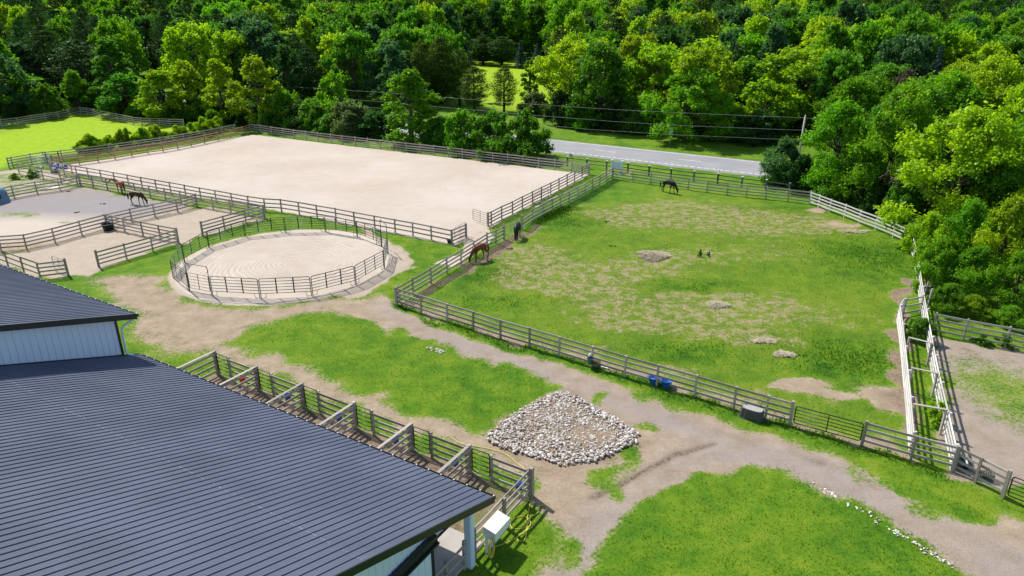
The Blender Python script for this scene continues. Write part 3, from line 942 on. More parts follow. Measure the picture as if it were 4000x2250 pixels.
PB_FR = [(-29.80, 60.26), (-31.10, 58.09), (-32.43, 56.18), (-33.75, 54.29)]
fence('free-ending board fence left of the round pen', PB_FR, side=1, corner=(3,))
PB_LL = [(-45.15, 56.82), (-43.45, 55.75), (-41.15, 54.29), (-38.97, 52.90), (-36.88, 51.63)]
fence('board fence running behind the upper barn roof eave', PB_LL, side=1, rails=3, zr=[1.27, .82, .37])
fence('short four-board fence beside the small open gate near the barn', [(-36.84, 51.60), (-35.11, 52.34)], side=-1, corner=(1,))
tube_gate('small rusty tube gate standing open on the sandy pen', (-35.42, 52.68), (-36.89, 53.48), h=1.2, bars=5, mat='tube_black', rad=.02)
fence('short board fence just above the round pen', [(-28.48, 62.30), (-27.19, 64.24), (-25.87, 66.28), (-24.59, 67.82)], side=1, corner=(0,))

# round pen -----------------------------------------------------------------
ORD = ['first', 'second', 'third', 'fourth', 'fifth', 'sixth', 'seventh', 'eighth', 'ninth', 'tenth', 'eleventh', 'twelfth', 'thirteenth']


def pen_panel(label, p0, p1, h=1.52):
    d = Vector(p1) - Vector(p0)
    L = d.length
    t = thing('corral_panel', label, 'panel', (p0[0], p0[1], 0.045), math.atan2(d.y, d.x), 'panels of the round pen')
    b = MB()
    r = 0.14
    pts = [(.05, 0, 0), (.05, 0, h - r)] + [(.05 + r - r * math.cos(a), 0, h - r + r * math.sin(a)) for a in (PI / 8, PI / 4, 3 * PI / 8, PI / 2)]
    pts += [(L - p[0], 0, p[2]) for p in reversed(pts)]
    b.tube(pts, .032, 6)
    obj('frame', b.mesh('panel_frame', M['tube'], True), t)
    for i in range(5):
        b = MB()
        z = .36 + i * (h - .36) / 5
        b.tube([(.05, 0, z), (L - .05, 0, z)], .025, 6)
        obj('bar', b.mesh('panel_bar', M['tube'], True), t)
    for k in (1, 2):
        b = MB()
        x = L * k / 3
        b.box(x - .045, x + .045, -.040, -.030, .33, h)
        obj('stay', b.mesh('panel_stay', M['tube_black']), t)
    for s in (0, 1):
        b = MB()
        q = [(.07, 0, .34), (.42, 0, .34), (.42, 0, .12), (.36, 0, .03), (.24, 0, .01), (.10, 0, .01)]
        if s:
            q = [(L - x, y, z) for x, y, z in q]
        b.tube(q[1:], .018, 6)
        obj('foot', b.mesh('panel_foot', M['tube'], True), t)
    return t


seq = [(0, 1), (1, 2), (2, 3), (3, 4), (4, 5), (6, 7), (7, 8), (8, 9), (9, 10), (10, 11), (11, 12), (12, 13), (13, 14)]
for k, (i, j) in enumerate(seq):
    pen_panel('dark green round pen panel, %s counterclockwise from the small walk-through gate' % ORD[k], pen_pts[i], pen_pts[j])


def pen_gate(label, p0, p1, h, low, open_=0.0):
    d = Vector(p1) - Vector(p0)
    L = d.length
    t = thing('pen_gate', label, 'gate', (p0[0], p0[1], 0.045), math.atan2(d.y, d.x), 'gates of the round pen')
    b = MB()
    r = .15
    pts = [(.05, 0, 0), (.05, 0, h - r)] + [(.05 + r - r * math.cos(a), 0, h - r + r * math.sin(a)) for a in (PI / 8, PI / 4, 3 * PI / 8, PI / 2)]
    pts += [(L - p[0], 0, p[2]) for p in reversed(pts)]
    b.tube(pts, .03, 6)
    b.tube([(.05, 0, .02), (L - .05, 0, .02)], .026, 6)
    obj('frame', b.mesh('bow_frame', M['tube'], True), t)
    b = MB()
    b.tube(loop_pts(.12, L - .12, .3, low, .1), .022, 6, True)
    leaf = obj('gate_leaf', b.mesh('gate_leaf', M['tube'], True), t, (0, 0, 0), (0, 0, open_))
    for i in range(4):
        z = .3 + (low - .3) * (i + 1) / 5
        b = MB()
        b.tube([(.13, 0, z), (L - .13, 0, z)], .018, 6)
        obj('bar', b.mesh('leaf_bar', M['tube'], True), leaf)
    b = MB()
    b.box(L / 2 - .03, L / 2 + .03, -.034, -.026, .3, low)
    obj('stay', b.mesh('leaf_stay', M['tube_black']), leaf)
    return t


pen_gate('walk-through gate with tall bow frame at the front left of the round pen', pen_pts[14], pen_pts[0], 2.25, 1.5)
pen_gate('tall open bow gate at the right end of the round pen', pen_pts[5], pen_pts[6], 2.5, 1.5, open_=0.25)



# ------------------------------------------------------------------ barn
BO = (-0.676, 21.768)
BA = R(58.7)


def bw(x, y):
    """barn frame (x outwards from the eave, y along it) to the ground"""
    c, s = math.cos(BA), math.sin(BA)
    return (BO[0] + c * x - s * y, BO[1] + s * x + c * y)


g = NT('dark_blue_grey_steel_roof')
p = g.coord('Object')
nb, nf = g.noise(g.world(), 0.35, 4), g.noise(p, 26.0, 4, 0.7)
spots = g.smooth(nf, 0.66, 0.75)
col = g.mix(g.smooth(nb, 0.3, 0.7), (0.088, 0.100, 0.138), (0.112, 0.125, 0.168))
col = g.mix(g.math('MULTIPLY', spots, 0.2), col, (0.26, 0.26, 0.28))
rg = g.math('ADD', 0.5, g.math('MULTIPLY', nb, 0.22))
M['roof'] = g.principled(col, rg, 0.12, 0.0, g.bump(nb, 0.08, 0.05))

barn = thing('barn', 'large barn with dark ribbed steel roof and white siding in the lower left', 'barn', (BO[0], BO[1], 0), BA)


def roof_panel_mesh(w, length, slope, mirror=False):
    prof = []
    s = w / 3
    for k in range(3):
        y = k * s
        prof += [(y + .010, 0), (y + .026, .034), (y + .050, .034), (y + .066, 0), (y + .066 + (s - .066) / 3 - .012, 0), (y + .066 + (s - .066) / 3, .006), (y + .066 + (s - .066) / 3 + .012, 0),
                 (y + .066 + (s - .066) * 2 / 3 - .012, 0), (y + .066 + (s - .066) * 2 / 3, .006), (y + .066 + (s - .066) * 2 / 3 + .012, 0)]
    prof = [(0.0, 0)] + prof + [(w - .001, 0)]
    d = 1 if mirror else -1
    v = [(0, y, z) for y, z in prof] + [(d * length, y, z + slope * length) for y, z in prof]
    n = len(prof)
    f = [((i, i + 1, n + i + 1, n + i) if not mirror else (n + i, n + i + 1, i + 1, i)) for i in range(n - 1)]
    f = [tuple(reversed(q)) for q in f] if not mirror else [tuple(reversed(q)) for q in f]
    return mesh_from('roof_panel', v, f, M['roof'])


def make_roof(name, x_eave, z_eave, y0, y1, slope, ridge_x, npan, label):
    L = x_eave - ridge_x
    t = 0.09
    b = MB()
    v = [(x_eave - .02, y0 + .01, z_eave - .008), (ridge_x, y0 + .01, z_eave + slope * L - .008), (2 * ridge_x - x_eave + .02, y0 + .01, z_eave - .008),
         (x_eave - .02, y0 + .01, z_eave - .008 - t), (ridge_x, y0 + .01, z_eave + slope * L - .008 - t), (2 * ridge_x - x_eave + .02, y0 + .01, z_eave - .008 - t)]
    v = v + [(x, y1 - .01, z) for x, y, z in v]
    f = [(0, 1, 7, 6), (1, 2, 8, 7), (3, 9, 10, 4), (4, 10, 11, 5), (0, 3, 4, 1), (1, 4, 5, 2), (6, 7, 10, 9), (7, 8, 11, 10), (0, 6, 9, 3), (2, 5, 11, 8)]
    b.add((v, f))
    roof = obj(name, b.mesh(name, M['black_trim']), barn)
    roof['label'] = label
    w = (y1 - y0) / npan
    pm = roof_panel_mesh(w, L, slope)
    pm2 = roof_panel_mesh(w, L, slope, True)
    for k in range(npan):
        obj('roof_panel', pm, roof, (x_eave, y0 + k * w, z_eave))
        obj('roof_panel', pm2, roof, (2 * ridge_x - x_eave, y0 + k * w, z_eave))
    b = MB()
    zr = z_eave + slope * L
    v = [(ridge_x + .2, y0, zr - .2 * slope + .045), (ridge_x, y0, zr + .06), (ridge_x - .2, y0, zr - .2 * slope + .045)]
    v += [(x, y1, z) for x, y, z in v]
    b.add((v, [(0, 1, 4, 3), (1, 2, 5, 4)]))
    obj('ridge_cap', b.mesh('ridge_cap', M['roof']), roof)
    # rake trim boards on both gables and gutter at the eave
    for yy in (y0, y1):
        for sgn in (1, -1):
            b = MB()
            xa = x_eave if sgn > 0 else 2 * ridge_x - x_eave
            ya, yb = (yy - .035, yy + .008) if yy == y0 else (yy - .008, yy + .035)
            v = []
            for y in (ya, yb):
                v += [(xa, y, z_eave - .26), (ridge_x, y, zr - .26), (ridge_x, y, zr + .045), (xa, y, z_eave + .045)]
            b.add((v, [(0, 1, 2, 3), (7, 6, 5, 4), (0, 4, 5, 1), (3, 2, 6, 7), (0, 3, 7, 4)]))
            obj('rake_trim', b.mesh('rake_trim', M['black_trim']), barn)
    b = MB()
    b.box(x_eave + .004, x_eave + .10, y0, y1, z_eave - .17, z_eave - .145)
    b.box(x_eave + .10, x_eave + .115, y0, y1, z_eave - .17, z_eave - .02)
    b.box(x_eave - .02, x_eave + .004, y0 + .05, y1 - .05, z_eave - .2, z_eave - .012)
    gut = obj('gutter', b.mesh('gutter', M['black_trim']), barn)
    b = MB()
    for k in range(npan * 3):  # small white blocks added to stand for bright highlights on the rib ends
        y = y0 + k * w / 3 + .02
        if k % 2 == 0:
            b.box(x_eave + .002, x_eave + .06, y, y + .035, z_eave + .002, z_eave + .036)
    glints = obj('rib_end_highlights', b.mesh('rib_end_highlights', M['white_paint']), roof)
    glints['kind'] = 'stuff'
    return roof


SL, SU = 0.352, 0.295
RX = -14.6
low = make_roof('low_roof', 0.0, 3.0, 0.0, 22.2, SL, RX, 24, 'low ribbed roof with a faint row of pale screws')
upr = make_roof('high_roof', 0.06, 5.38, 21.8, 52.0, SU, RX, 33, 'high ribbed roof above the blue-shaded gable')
b = MB()
rs = random.Random(4)
for k in range(190):
    y = .15 + k * .115
    if rs.random() < .75:
        x = -6.82 + rs.uniform(-.012, .012)
        z = 3.0 - SL * x + .002
        b.box(x - .008, x + .008, y, y + rs.uniform(.02, .06), z, z + .006)
M['screw'] = simple('pale_screw_heads', (.34, .35, .38), .5, .3)
sr = obj('screw_row', b.mesh('screw_row', M['screw']), low)
sr['kind'] = 'stuff'


def siding(x0, x1, y, zb, zt, parent, face=-1, sp=0.305, name='siding_panel'):
    """one metre-wide ribbed wall sheet in the plane y; zb, zt give bottom and top height at x"""
    prof = [x0]
    x = x0
    dep = [0.0]
    n = max(1, round((x1 - x0) / sp))
    w = (x1 - x0) / n
    for k in range(n):
        a = x0 + k * w
        prof += [a + .012, a + .022, a + .045, a + .055]
        dep += [0, .028, .028, 0]
    prof.append(x1 - .002)
    dep.append(0)
    v = [(px, y + face * d, zb(px)) for px, d in zip(prof, dep)] + [(px, y + face * d, zt(px)) for px, d in zip(prof, dep)]
    m = len(prof)
    f = [(i, i + 1, m + i + 1, m + i) for i in range(m - 1)]
    if face > 0:
        f = [tuple(reversed(q)) for q in f]
    return obj(name, mesh_from('siding', v, f, M['white_steel']), parent)


def wallbox(x0, x1, y0, y1, zb, zt, name):
    """solid wall core behind the sheets, following the roof slope"""
    xs = [x0, x1] if not (x0 < RX < x1) else [x0, RX, x1]
    v = []
    for x in xs:
        v += [(x, y0, zb(x)), (x, y1, zb(x)), (x, y1, zt(x)), (x, y0, zt(x))]
    f = []
    for i in range(len(xs) - 1):
        a, c = i * 4, i * 4 + 4
        f += [(a, a + 1, c + 1, c), (a + 1, a + 2, c + 2, c + 1), (a + 2, a + 3, c + 3, c + 2), (a + 3, a, c, c + 3)]
    e = (len(xs) - 1) * 4
    f += [(0, 3, 2, 1), (e, e + 1, e + 2, e + 3)]
    return obj(name, mesh_from(name, v, f, M['white_steel']), barn)


lowtop = lambda x: 3.0 + SL * (min(-x, x - 2 * RX)) - .11
upptop = lambda x: 5.38 + SU * (min(.06 - x, x - 2 * RX + .06)) - .11
onlow = lambda x: 3.0 + SL * (min(-x, x - 2 * RX)) + .012
zero = lambda x: -.05
# near gable
core = wallbox(2 * RX + 3.27, -3.27, .48, .60, zero, lowtop, 'gable_wall')
x = -3.27
while x > -24.5:
    siding(x - .92, x, .475, zero, lowtop, core)
    x -= .92
head = wallbox(-3.265, -2.05, .48, .60, lambda x: 3.15, lowtop, 'header_wall')
siding(-3.262, -2.06, .475, lambda x: 3.15, lowtop, head)
b = MB()
b.box(-3.4, -2.0, .40, .475, 3.10, 3.15)
obj('header_trim', b.mesh('header_trim', M['black_trim']), barn)
b = MB()
b.box(-3.31, -3.23, .40, .62, -.05, 3.10)
obj('corner_trim', b.mesh('corner_trim', M['black_trim']), barn)
b = MB()
b.box(-12.5, -3.22, .22, .42, 3.17, 3.52)
b.box(-12.5, -3.22, .14, .22, 3.17, 3.26)
obj('door_track', b.mesh('door_track', M['black_trim']), barn)
door = obj('sliding_door', (lambda q: q.box(-7.8, -3.55, .30, .36, .05, 3.16) or q)(MB()).mesh('sliding_door', M['white_steel']), barn)
for k in range(4):
    siding(-7.78 + k * 1.055, -7.78 + (k + 1) * 1.055, .298, lambda x: .07, lambda x: 3.15, door, name='door_sheet')
# long side wall under the eave, far side walls and high gable
b = MB()
b.box(-3.36, -3.27, .60, 22.2, -.05, 3.95)
sw = obj('side_wall', b.mesh('side_wall', M['white_steel']), barn)
b = MB()
b.box(2 * RX + 3.2, 2 * RX + 3.3, .60, 22.2, -.05, 3.9)
obj('side_wall', b.mesh('side_wall', M['white_steel']), barn)
hi = wallbox(2 * RX + .8, -.80, 22.29, 22.40, zero, upptop, 'high_gable_wall')
x = -.80
while x > -20:
    siding(x - .92, x, 22.285, onlow, upptop, hi)
    x -= .92
b = MB()
b.box(-.86, -.76, 22.22, 22.44, 3.25, 5.42)
obj('corner_trim', b.mesh('corner_trim', M['black_trim']), barn)
b = MB()
b.box(-.92, -.80, 22.40, 51.5, -.05, 5.5)
obj('side_wall', b.mesh('side_wall', M['white_steel']), barn)
b = MB()
b.box(2 * RX + .8, 2 * RX + .92, 22.40, 51.5, -.05, 5.5)
obj('side_wall', b.mesh('side_wall', M['white_steel']), barn)
b = MB()
b.tube([(.07, 22.0, 5.22), (.0, 22.0, 5.12), (-.55, 22.12, 4.86), (-.66, 22.15, 4.70), (-.68, 22.17, 3.45), (-.62, 22.10, 3.30), (-.45, 21.95, 3.22)], .055, 8)
obj('downspout', b.mesh('downspout', M['white_steel'], True), barn)
for k in range(7):
    y = .62 + k * 3.53
    b = MB()
    b.box(-.95, -.67, y - .14, y + .14, -.08, 3.16)
    b.box(-.90, -.72, y - .16, y - .14, -.08, 3.12)
    obj('column', b.mesh('column', M['white_steel']), barn)
b = MB()
b.box(-.93, -.69, .8, 21.8, 2.92, 3.16)
obj('eave_beam', b.mesh('eave_beam', M['wood'] and M['wood']), barn)

b = MB()
b.box(-3.25, 0.45, .80, 3.0, -.06, .09)
struct('concrete_slab', b.mesh('concrete_slab', M['concrete']), (BO[0], BO[1], 0), (0, 0, BA))

# stall runs beside the barn -------------------------------------------------
YD = [.65, 3.94, 7.34, 11.0, 14.7, 18.25, 21.78]
nm = ['nearest', 'second', 'third', 'fourth', 'fifth', 'farthest']
for i in range(6):
    y0, y1 = YD[i], YD[i + 1]
    gy0 = y1 - 1.22
    fence('front boards of the %s stall run beside the barn' % nm[i], [bw(4.0, y0 + .14), bw(4.0, gy0)], side=1, h=1.42, name='stall_fence')
    tube_gate('black tube gate of the %s stall run beside the barn' % nm[i], bw(4.0, gy0 + .06), bw(4.0, y1 - .12), h=1.42, z0=.18, bars=5, stays=0, mat='tube_black')
nd = ['near end fence of the stall runs beside the white hood', 'board divider with a thin white pipe between the first two stall runs', 'board divider after the second stall run from the near end', 'board divider after the third stall run from the near end',
      'board divider after the fourth stall run from the near end', 'board divider carrying the red bucket', 'far end fence of the stall runs near the barn corner']
for i, y in enumerate(YD):
    posts = [bw(4.0, y), bw(1.75, y), bw(-.45, y)] + ([bw(-3.0, y)] if i else [])
    o = fence(nd[i], posts, side=-1 if i == 0 else 1, h=1.46, corner=(0,), pw=.13, name='stall_divider')
    if i:
        a, c = Vector(bw(4.06, y)), Vector(bw(-.4, y))
        d = c - a
        md = (a + c) / 2 - Vector(posts[0])
        obj('top_board', boxm('wood'), o, (md.x, md.y, 1.50), (0, 0, math.atan2(d.y, d.x)), (d.length, .15, .04))
fence('low board fence across the open bay under the roof', [bw(-1.05, .72), bw(-2.2, .72), bw(-3.05, .72)], side=1, rails=3, h=1.32, name='stall_fence')



# ------------------------------------------------------------------ horses
def coat(name, col, dark, sheen=0.3):
    g = NT(name)
    p = g.coord('Object')
    sp = g.n('SeparateXYZ')
    g.set(sp.inputs[0], p)
    nz = g.noise(p, 3.0, 4)
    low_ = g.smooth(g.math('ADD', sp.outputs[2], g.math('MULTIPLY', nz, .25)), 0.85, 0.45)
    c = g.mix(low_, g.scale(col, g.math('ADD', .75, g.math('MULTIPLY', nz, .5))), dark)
    return g.principled(c, 0.5, sheen * .5)


M['coat_black'] = coat('black_horse_coat', (0.016, 0.014, 0.014), (0.008, 0.007, 0.007), 0.5)
M['coat_bay'] = coat('dark_bay_horse_coat', (0.050, 0.026, 0.018), (0.010, 0.007, 0.006), 0.45)
M['coat_chestnut'] = coat('chestnut_horse_coat', (0.180, 0.060, 0.026), (0.050, 0.018, 0.010), 0.35)
M['coat_sorrel'] = coat('reddish_horse_coat', (0.300, 0.120, 0.062), (0.075, 0.030, 0.016), 0.3)
M['hair_black'] = simple('black_horse_hair', (0.010, 0.009, 0.009), .6, .3)
M['hair_brown'] = simple('brown_horse_hair', (0.070, 0.026, 0.012), .6, .3)
M['hoof'] = simple('hoof_horn', (0.06, 0.05, 0.04), .6, .3)
M['eye'] = simple('dark_eye', (0.006, 0.005, 0.005), .1, .6)


def horse(label, feet_rear, feet_front, mat, hair, pose='graze', stride=0.12, turn=0.0, size=1.0, group='horses in the paddocks'):
    a, c = Vector(feet_rear), Vector(feet_front)
    d = c - a
    mid = (a + c) / 2
    o = thing('horse', label, 'horse', (mid.x, mid.y, 0.01), math.atan2(d.y, d.x), group)
    o.scale = (size,) * 3
    V, Rd, E = [], [], []

    def add(p, r, link=None):
        V.append(p)
        Rd.append(r if isinstance(r, tuple) else (r, r))
        if link is not None:
            E.append((link, len(V) - 1))
        return len(V) - 1
    croup = add((-.50, 0, 1.24), (.27, .25))
    rump = add((-.70, 0, 1.20), (.17, .19), croup)
    loin = add((-.16, 0, 1.21), (.255, .25), croup)
    rib = add((.14, 0, 1.18), (.285, .28), loin)
    wither = add((.42, 0, 1.21), (.24, .27), rib)
    chest = add((.62, 0, 1.12), (.19, .21), wither)
    if pose == 'graze':
        n1 = add((.80, turn * .10, .98), (.125, .175), chest)
        n2 = add((.97, turn * .28, .72), (.10, .14), n1)
        n3 = add((1.08, turn * .42, .50), (.095, .12), n2)
        h1 = add((1.15, turn * .50, .38), (.085, .105), n3)
        h2 = add((1.15, turn * .54, .21), (.065, .080), h1)
        h3 = add((1.13, turn * .56, .075), (.052, .058), h2)
        h4 = add((1.12, turn * .56, .035), (.040, .045), h3)
        mane = [(.52, 0, 1.43), (.74, turn * .08, 1.22), (.96, turn * .24, .93), (1.12, turn * .40, .66), (1.20, turn * .48, .50)]
        ear = (1.19, turn * .47, .47)
        ed = Vector((.09, 0, .07))
        eye = (1.185, turn * .51, .33)
    else:
        n1 = add((.84, turn * .15, 1.26), (.12, .17), chest)
        n2 = add((1.02, turn * .35, 1.37), (.10, .13), n1)
        n3 = add((1.14, turn * .52, 1.42), (.09, .11), n2)
        h1 = add((1.22, turn * .64, 1.36), (.08, .10), n3)
        h2 = add((1.31, turn * .78, 1.23), (.062, .075), h1)
        h3 = add((1.37, turn * .88, 1.12), (.050, .055), h2)
        h4 = add((1.385, turn * .90, 1.08), (.038, .042), h3)
        mane = [(.50, 0, 1.45), (.78, turn * .10, 1.48), (1.0, turn * .32, 1.53), (1.16, turn * .54, 1.53)]
        ear = (1.16, turn * .55, 1.49)
        ed = Vector((.02, 0, .12))
        eye = (1.26, turn * .66, 1.37)
    for s, off in ((1, stride), (-1, -stride)):
        k = add((.48, s * .13, 1.00), (.12, .14), wither)
        k = add((.47 + off * .25, s * .155, .80), (.085, .10), k)
        k = add((.48 + off * .8, s * .15, .62), (.058, .066), k)
        k = add((.49 + off, s * .145, .46), (.050, .055), k)
        k = add((.48 + off * 1.05, s * .145, .28), (.036, .040), k)
        k = add((.48 + off * 1.1, s * .145, .13), (.042, .045), k)
        add((.51 + off * 1.1, s * .145, .05), (.045, .050), k)
        k = add((-.50, s * .13, 1.02), (.17, .20), croup)
        k = add((-.44 - off * .2, s * .16, .82), (.125, .15), k)
        k = add((-.56 - off * .6, s * .15, .64), (.075, .085), k)
        k = add((-.70 - off, s * .14, .50), (.052, .062), k)
        k = add((-.67 - off, s * .14, .30), (.037, .042), k)
        k = add((-.65 - off, s * .14, .13), (.043, .046), k)
        add((-.61 - off, s * .14, .05), (.046, .050), k)
    me = bpy.data.meshes.new('horse_body')
    me.from_pydata(V, E, [])
    me.materials.append(mat)
    body = obj('body', me, o)
    sk = body.modifiers.new('skin', 'SKIN')
    sk.use_smooth_shade = True
    if not me.skin_vertices:
        import bmesh
        bm = bmesh.new()
        bm.from_mesh(me)
        bm.verts.layers.skin.verify()
        bm.to_mesh(me)
        bm.free()
    sv = me.skin_vertices[0].data
    for i, r in enumerate(Rd):
        sv[i].radius = r
        sv[i].use_root = (i == 0)
    ss = body.modifiers.new('sub', 'SUBSURF')
    ss.levels = 2
    ss.render_levels = 2
    b = MB()
    for s in (1, -1):
        q = Vector(ear) + Vector((0, s * .055, 0))
        b.tube([q, q + ed * .6 + Vector((0, s * .012, 0)), q + ed * 1.25 + Vector((0, s * .02, 0))], [.036, .030, .004], 6)
    obj('ears', b.mesh('horse_ears', mat, True), body)
    b = MB()
    for s in (1, -1):
        q = Vector(eye) + Vector((0, s * .078, 0))
        b.lathe([(.001, -.018), (.014, -.012), (.018, 0), (.014, .012), (.001, .018)], 8, Matrix.Translation(q))
    obj('eyes', b.mesh('horse_eyes', M['eye'], True), body)
    b = MB()
    rnd = random.Random(label)
    for i in range(len(mane) - 1):
        p0, p1 = Vector(mane[i]), Vector(mane[i + 1])
        for k in range(9):
            q = p0.lerp(p1, k / 9)
            dr = Vector((rnd.uniform(-.05, .03), rnd.uniform(.06, .12), -.17 + rnd.uniform(-.03, .04)))
            b.tube([q + Vector((0, 0, -.01)), q + dr * .5 + Vector((0, .03, 0)), q + dr], [.030, .022, .004], 5)
    obj('mane', b.mesh('horse_mane', hair, True), body)
    b = MB()
    for k in range(14):
        w = Vector((rnd.uniform(-.04, .03), rnd.uniform(-.06, .06), 0))
        q = Vector((-.86, 0, 1.24))
        b.tube([q, q + Vector((-.10, 0, -.10)), q + Vector((-.12, 0, -.40)) + w, q + Vector((-.09, 0, -.72 + rnd.uniform(-.1, .1))) + w * 1.4], [.030, .034, .030, .006], 5)
    obj('tail', b.mesh('horse_tail', hair, True), body)
    for s, off in ((1, stride), (-1, -stride)):
        for (hx, hy) in ((.52 + off * 1.1, s * .145), (-.60 - off, s * .14)):
            b = MB()
            b.lathe([(.062, .0), (.060, .02), (.048, .075), (.046, .085)], 10, Matrix.Translation((hx, hy, 0)))
            obj('hoof', b.mesh('horse_hoof', M['hoof'], True), o)
    return o


horse('black horse grazing along the far pasture fence below the road', (16.81, 78.49), (18.25, 77.37), M['coat_black'], M['hair_black'], stride=.16)
horse('black horse grazing towards the viewer at the thin wire-bar gate', (0.64, 62.68), (0.30, 60.76), M['coat_black'], M['hair_black'], stride=.06, turn=.15)
horse('chestnut horse grazing with its head low at the pasture fence near the arena entrance', (-2.31, 56.25), (-3.03, 55.50), M['coat_chestnut'], M['hair_brown'], stride=.14, turn=-.1)
horse('dark bay horse grazing in the grey paddock on the left', (-40.29, 73.16), (-39.19, 72.96), M['coat_bay'], M['hair_black'], stride=.13)
horse('light chestnut horse standing with its rump turned in the left paddock', (-43.26, 77.26), (-44.29, 78.15), M['coat_sorrel'], M['hair_brown'], pose='stand', stride=.05, turn=.75)


# ------------------------------------------------------------------ buckets, tubs and yard things
def bucket(label, loc, mat, r=.17, h=.34, group=None):
    t = thing('bucket', label, 'bucket', loc, 0, group)
    b = MB()
    b.lathe([(r * .78, 0), (r * .8, .01), (r, h - .01), (r * 1.06, h - .01), (r * 1.06, h), (r * .96, h), (r * .76, .03), (.01, .03)], 18)
    obj('pail', b.mesh('bucket_pail', mat, True), t)
    b = MB()
    b.tube([(r * math.cos(a) * 1.05, 0, h - .02 + r * .95 * math.sin(a)) for a in [PI * k / 10 for k in range(11)]], .006, 5)
    obj('bail_handle', b.mesh('bucket_handle', M['steel'], True), t)
    return t


for (i, x, mat, lab, z) in [(5, 3.25, 'red', 'red bucket hung on a stall divider', .78), (4, 3.25, 'blue', 'blue bucket on the stall divider next to the red bucket\'s run', .78), (3, 3.2, 'blue', 'blue bucket on the middle stall divider', .78),
                            (2, 3.2, 'blue', 'blue bucket on the divider third from the near stall corner', .78), (1, 3.3, 'blue', 'small blue bucket half hidden by the nearest stall divider', .72), (0, 3.45, 'blue', 'blue bucket in the near corner of the stall runs', .66)]:
    p = bw(x, YD[i] + (.28 if i else .30))
    bucket(lab, (p[0], p[1], z), M[mat], group='buckets on the stall boards')


def tub(label, p, r, h, mat, z=0.0, sx=1.0, rot=0.0):
    t = thing('tub', label, 'tub', (p[0], p[1], z), rot)
    b = MB()
    b.lathe([(r * .82, 0), (r * .84, .015), (r * .93, h * .6), (r * .98, h * .62), (r, h - .03), (r * 1.09, h - .03), (r * 1.10, h), (r * .95, h), (r * .80, .05), (.01, .05)], 28, None, sx, 1.0)
    obj('basin', b.mesh('tub_basin', mat, True), t)
    for s in (1, -1):
        b = MB()
        b.tube([(s * r * 1.05 * sx, -.07, h - .015), (s * (r * 1.05 * sx + .05), -.05, h + .01), (s * (r * 1.05 * sx + .05), .05, h + .01), (s * r * 1.05 * sx, .07, h - .015)], .012, 5)
        obj('handle', b.mesh('tub_handle', mat, True), t)
    return t


tub('round black stock tub in the corner of the sandy pen', (-38.13, 64.16), .52, .62, M['black_plastic'])
tub('left one of two blue feed tubs behind the pasture fence', (8.11, 35.45), .30, .42, M['blue_light'])
tub('right one of two blue feed tubs behind the pasture fence', (8.74, 35.08), .30, .42, M['blue_light'])
tub('shallow black rubber tub behind the short fence at the lower right', (21.08, 27.74), .42, .30, M['black_plastic'])
tub('small black tub at the corner of the arena entrance', (-5.56, 60.19), .24, .36, M['black_plastic'])

# upturned stock tank beside the gate
d = Vector(FRONT[12]) - Vector(FRONT[11])
ta = math.atan2(d.y, d.x)
p = (12.58, 31.86)
t = thing('upturned_trough', 'dark grey plastic water trough turned upside down beside the pasture gate', 'trough', (p[0], p[1], 0), ta)
b = MB()
prof = []
N = 40
v, f = [], []
for (z, sc, gro) in ((0.0, 1.10, 0), (.035, 1.10, 0), (.036, 1.0, .02), (.10, .99, .06), (.5, .90, .06), (.58, .87, .02), (.61, .82, 0)):
    for k in range(N):
        a = 2 * PI * k / N
        cx, sy = math.cos(a), math.sin(a)
        x = math.copysign(abs(cx) ** .62, cx) * .62
        y = math.copysign(abs(sy) ** .62, sy) * .36
        q = sc - gro * (1 if (k % 8) in (2, 3) else 0)
        v.append((x * q, y * q, z))
for i in range(6):
    for k in range(N):
        f.append((i * N + k, i * N + (k + 1) % N, (i + 1) * N + (k + 1) % N, (i + 1) * N + k))
obj('tank_side', mesh_from('tank_side', v, f, M['grey_plastic']), t)
obj('tank_floor', mesh_from('tank_floor', v[-N:] , [tuple(range(N))], M['grey_plastic_top']), t)


def lattice_crate(label, p, rot, sx=.32, sy=.28, h=.45, z=0.0):
    t = thing('plastic_crate', label, 'crate', (p[0], p[1], z), rot)
    b = MB()
    for k in range(6):
        zz = k * (h - .02) / 5
        for y in (-sy / 2, sy / 2):
            b.box(-sx / 2, sx / 2, y - .008, y + .008, zz, zz + .022)
        for x in (-sx / 2, sx / 2):
            b.box(x - .008, x + .008, -sy / 2, sy / 2, zz + .001, zz + .021)
    obj('slats', b.mesh('crate_slats', M['black_plastic']), t)
    b = MB()
    for k in range(6):
        x = -sx / 2 + k * sx / 5
        for y in (-sy / 2, sy / 2):
            b.box(x - .011, x + .011, y - .011, y + .011, 0, h)
    obj('ribs', b.mesh('crate_ribs', M['black_plastic']), t)
    b = MB()
    b.box(-sx / 2, sx / 2, -sy / 2, sy / 2, .004, .02)
    obj('crate_floor', b.mesh('crate_floor', M['black_plastic']), t)
    return t


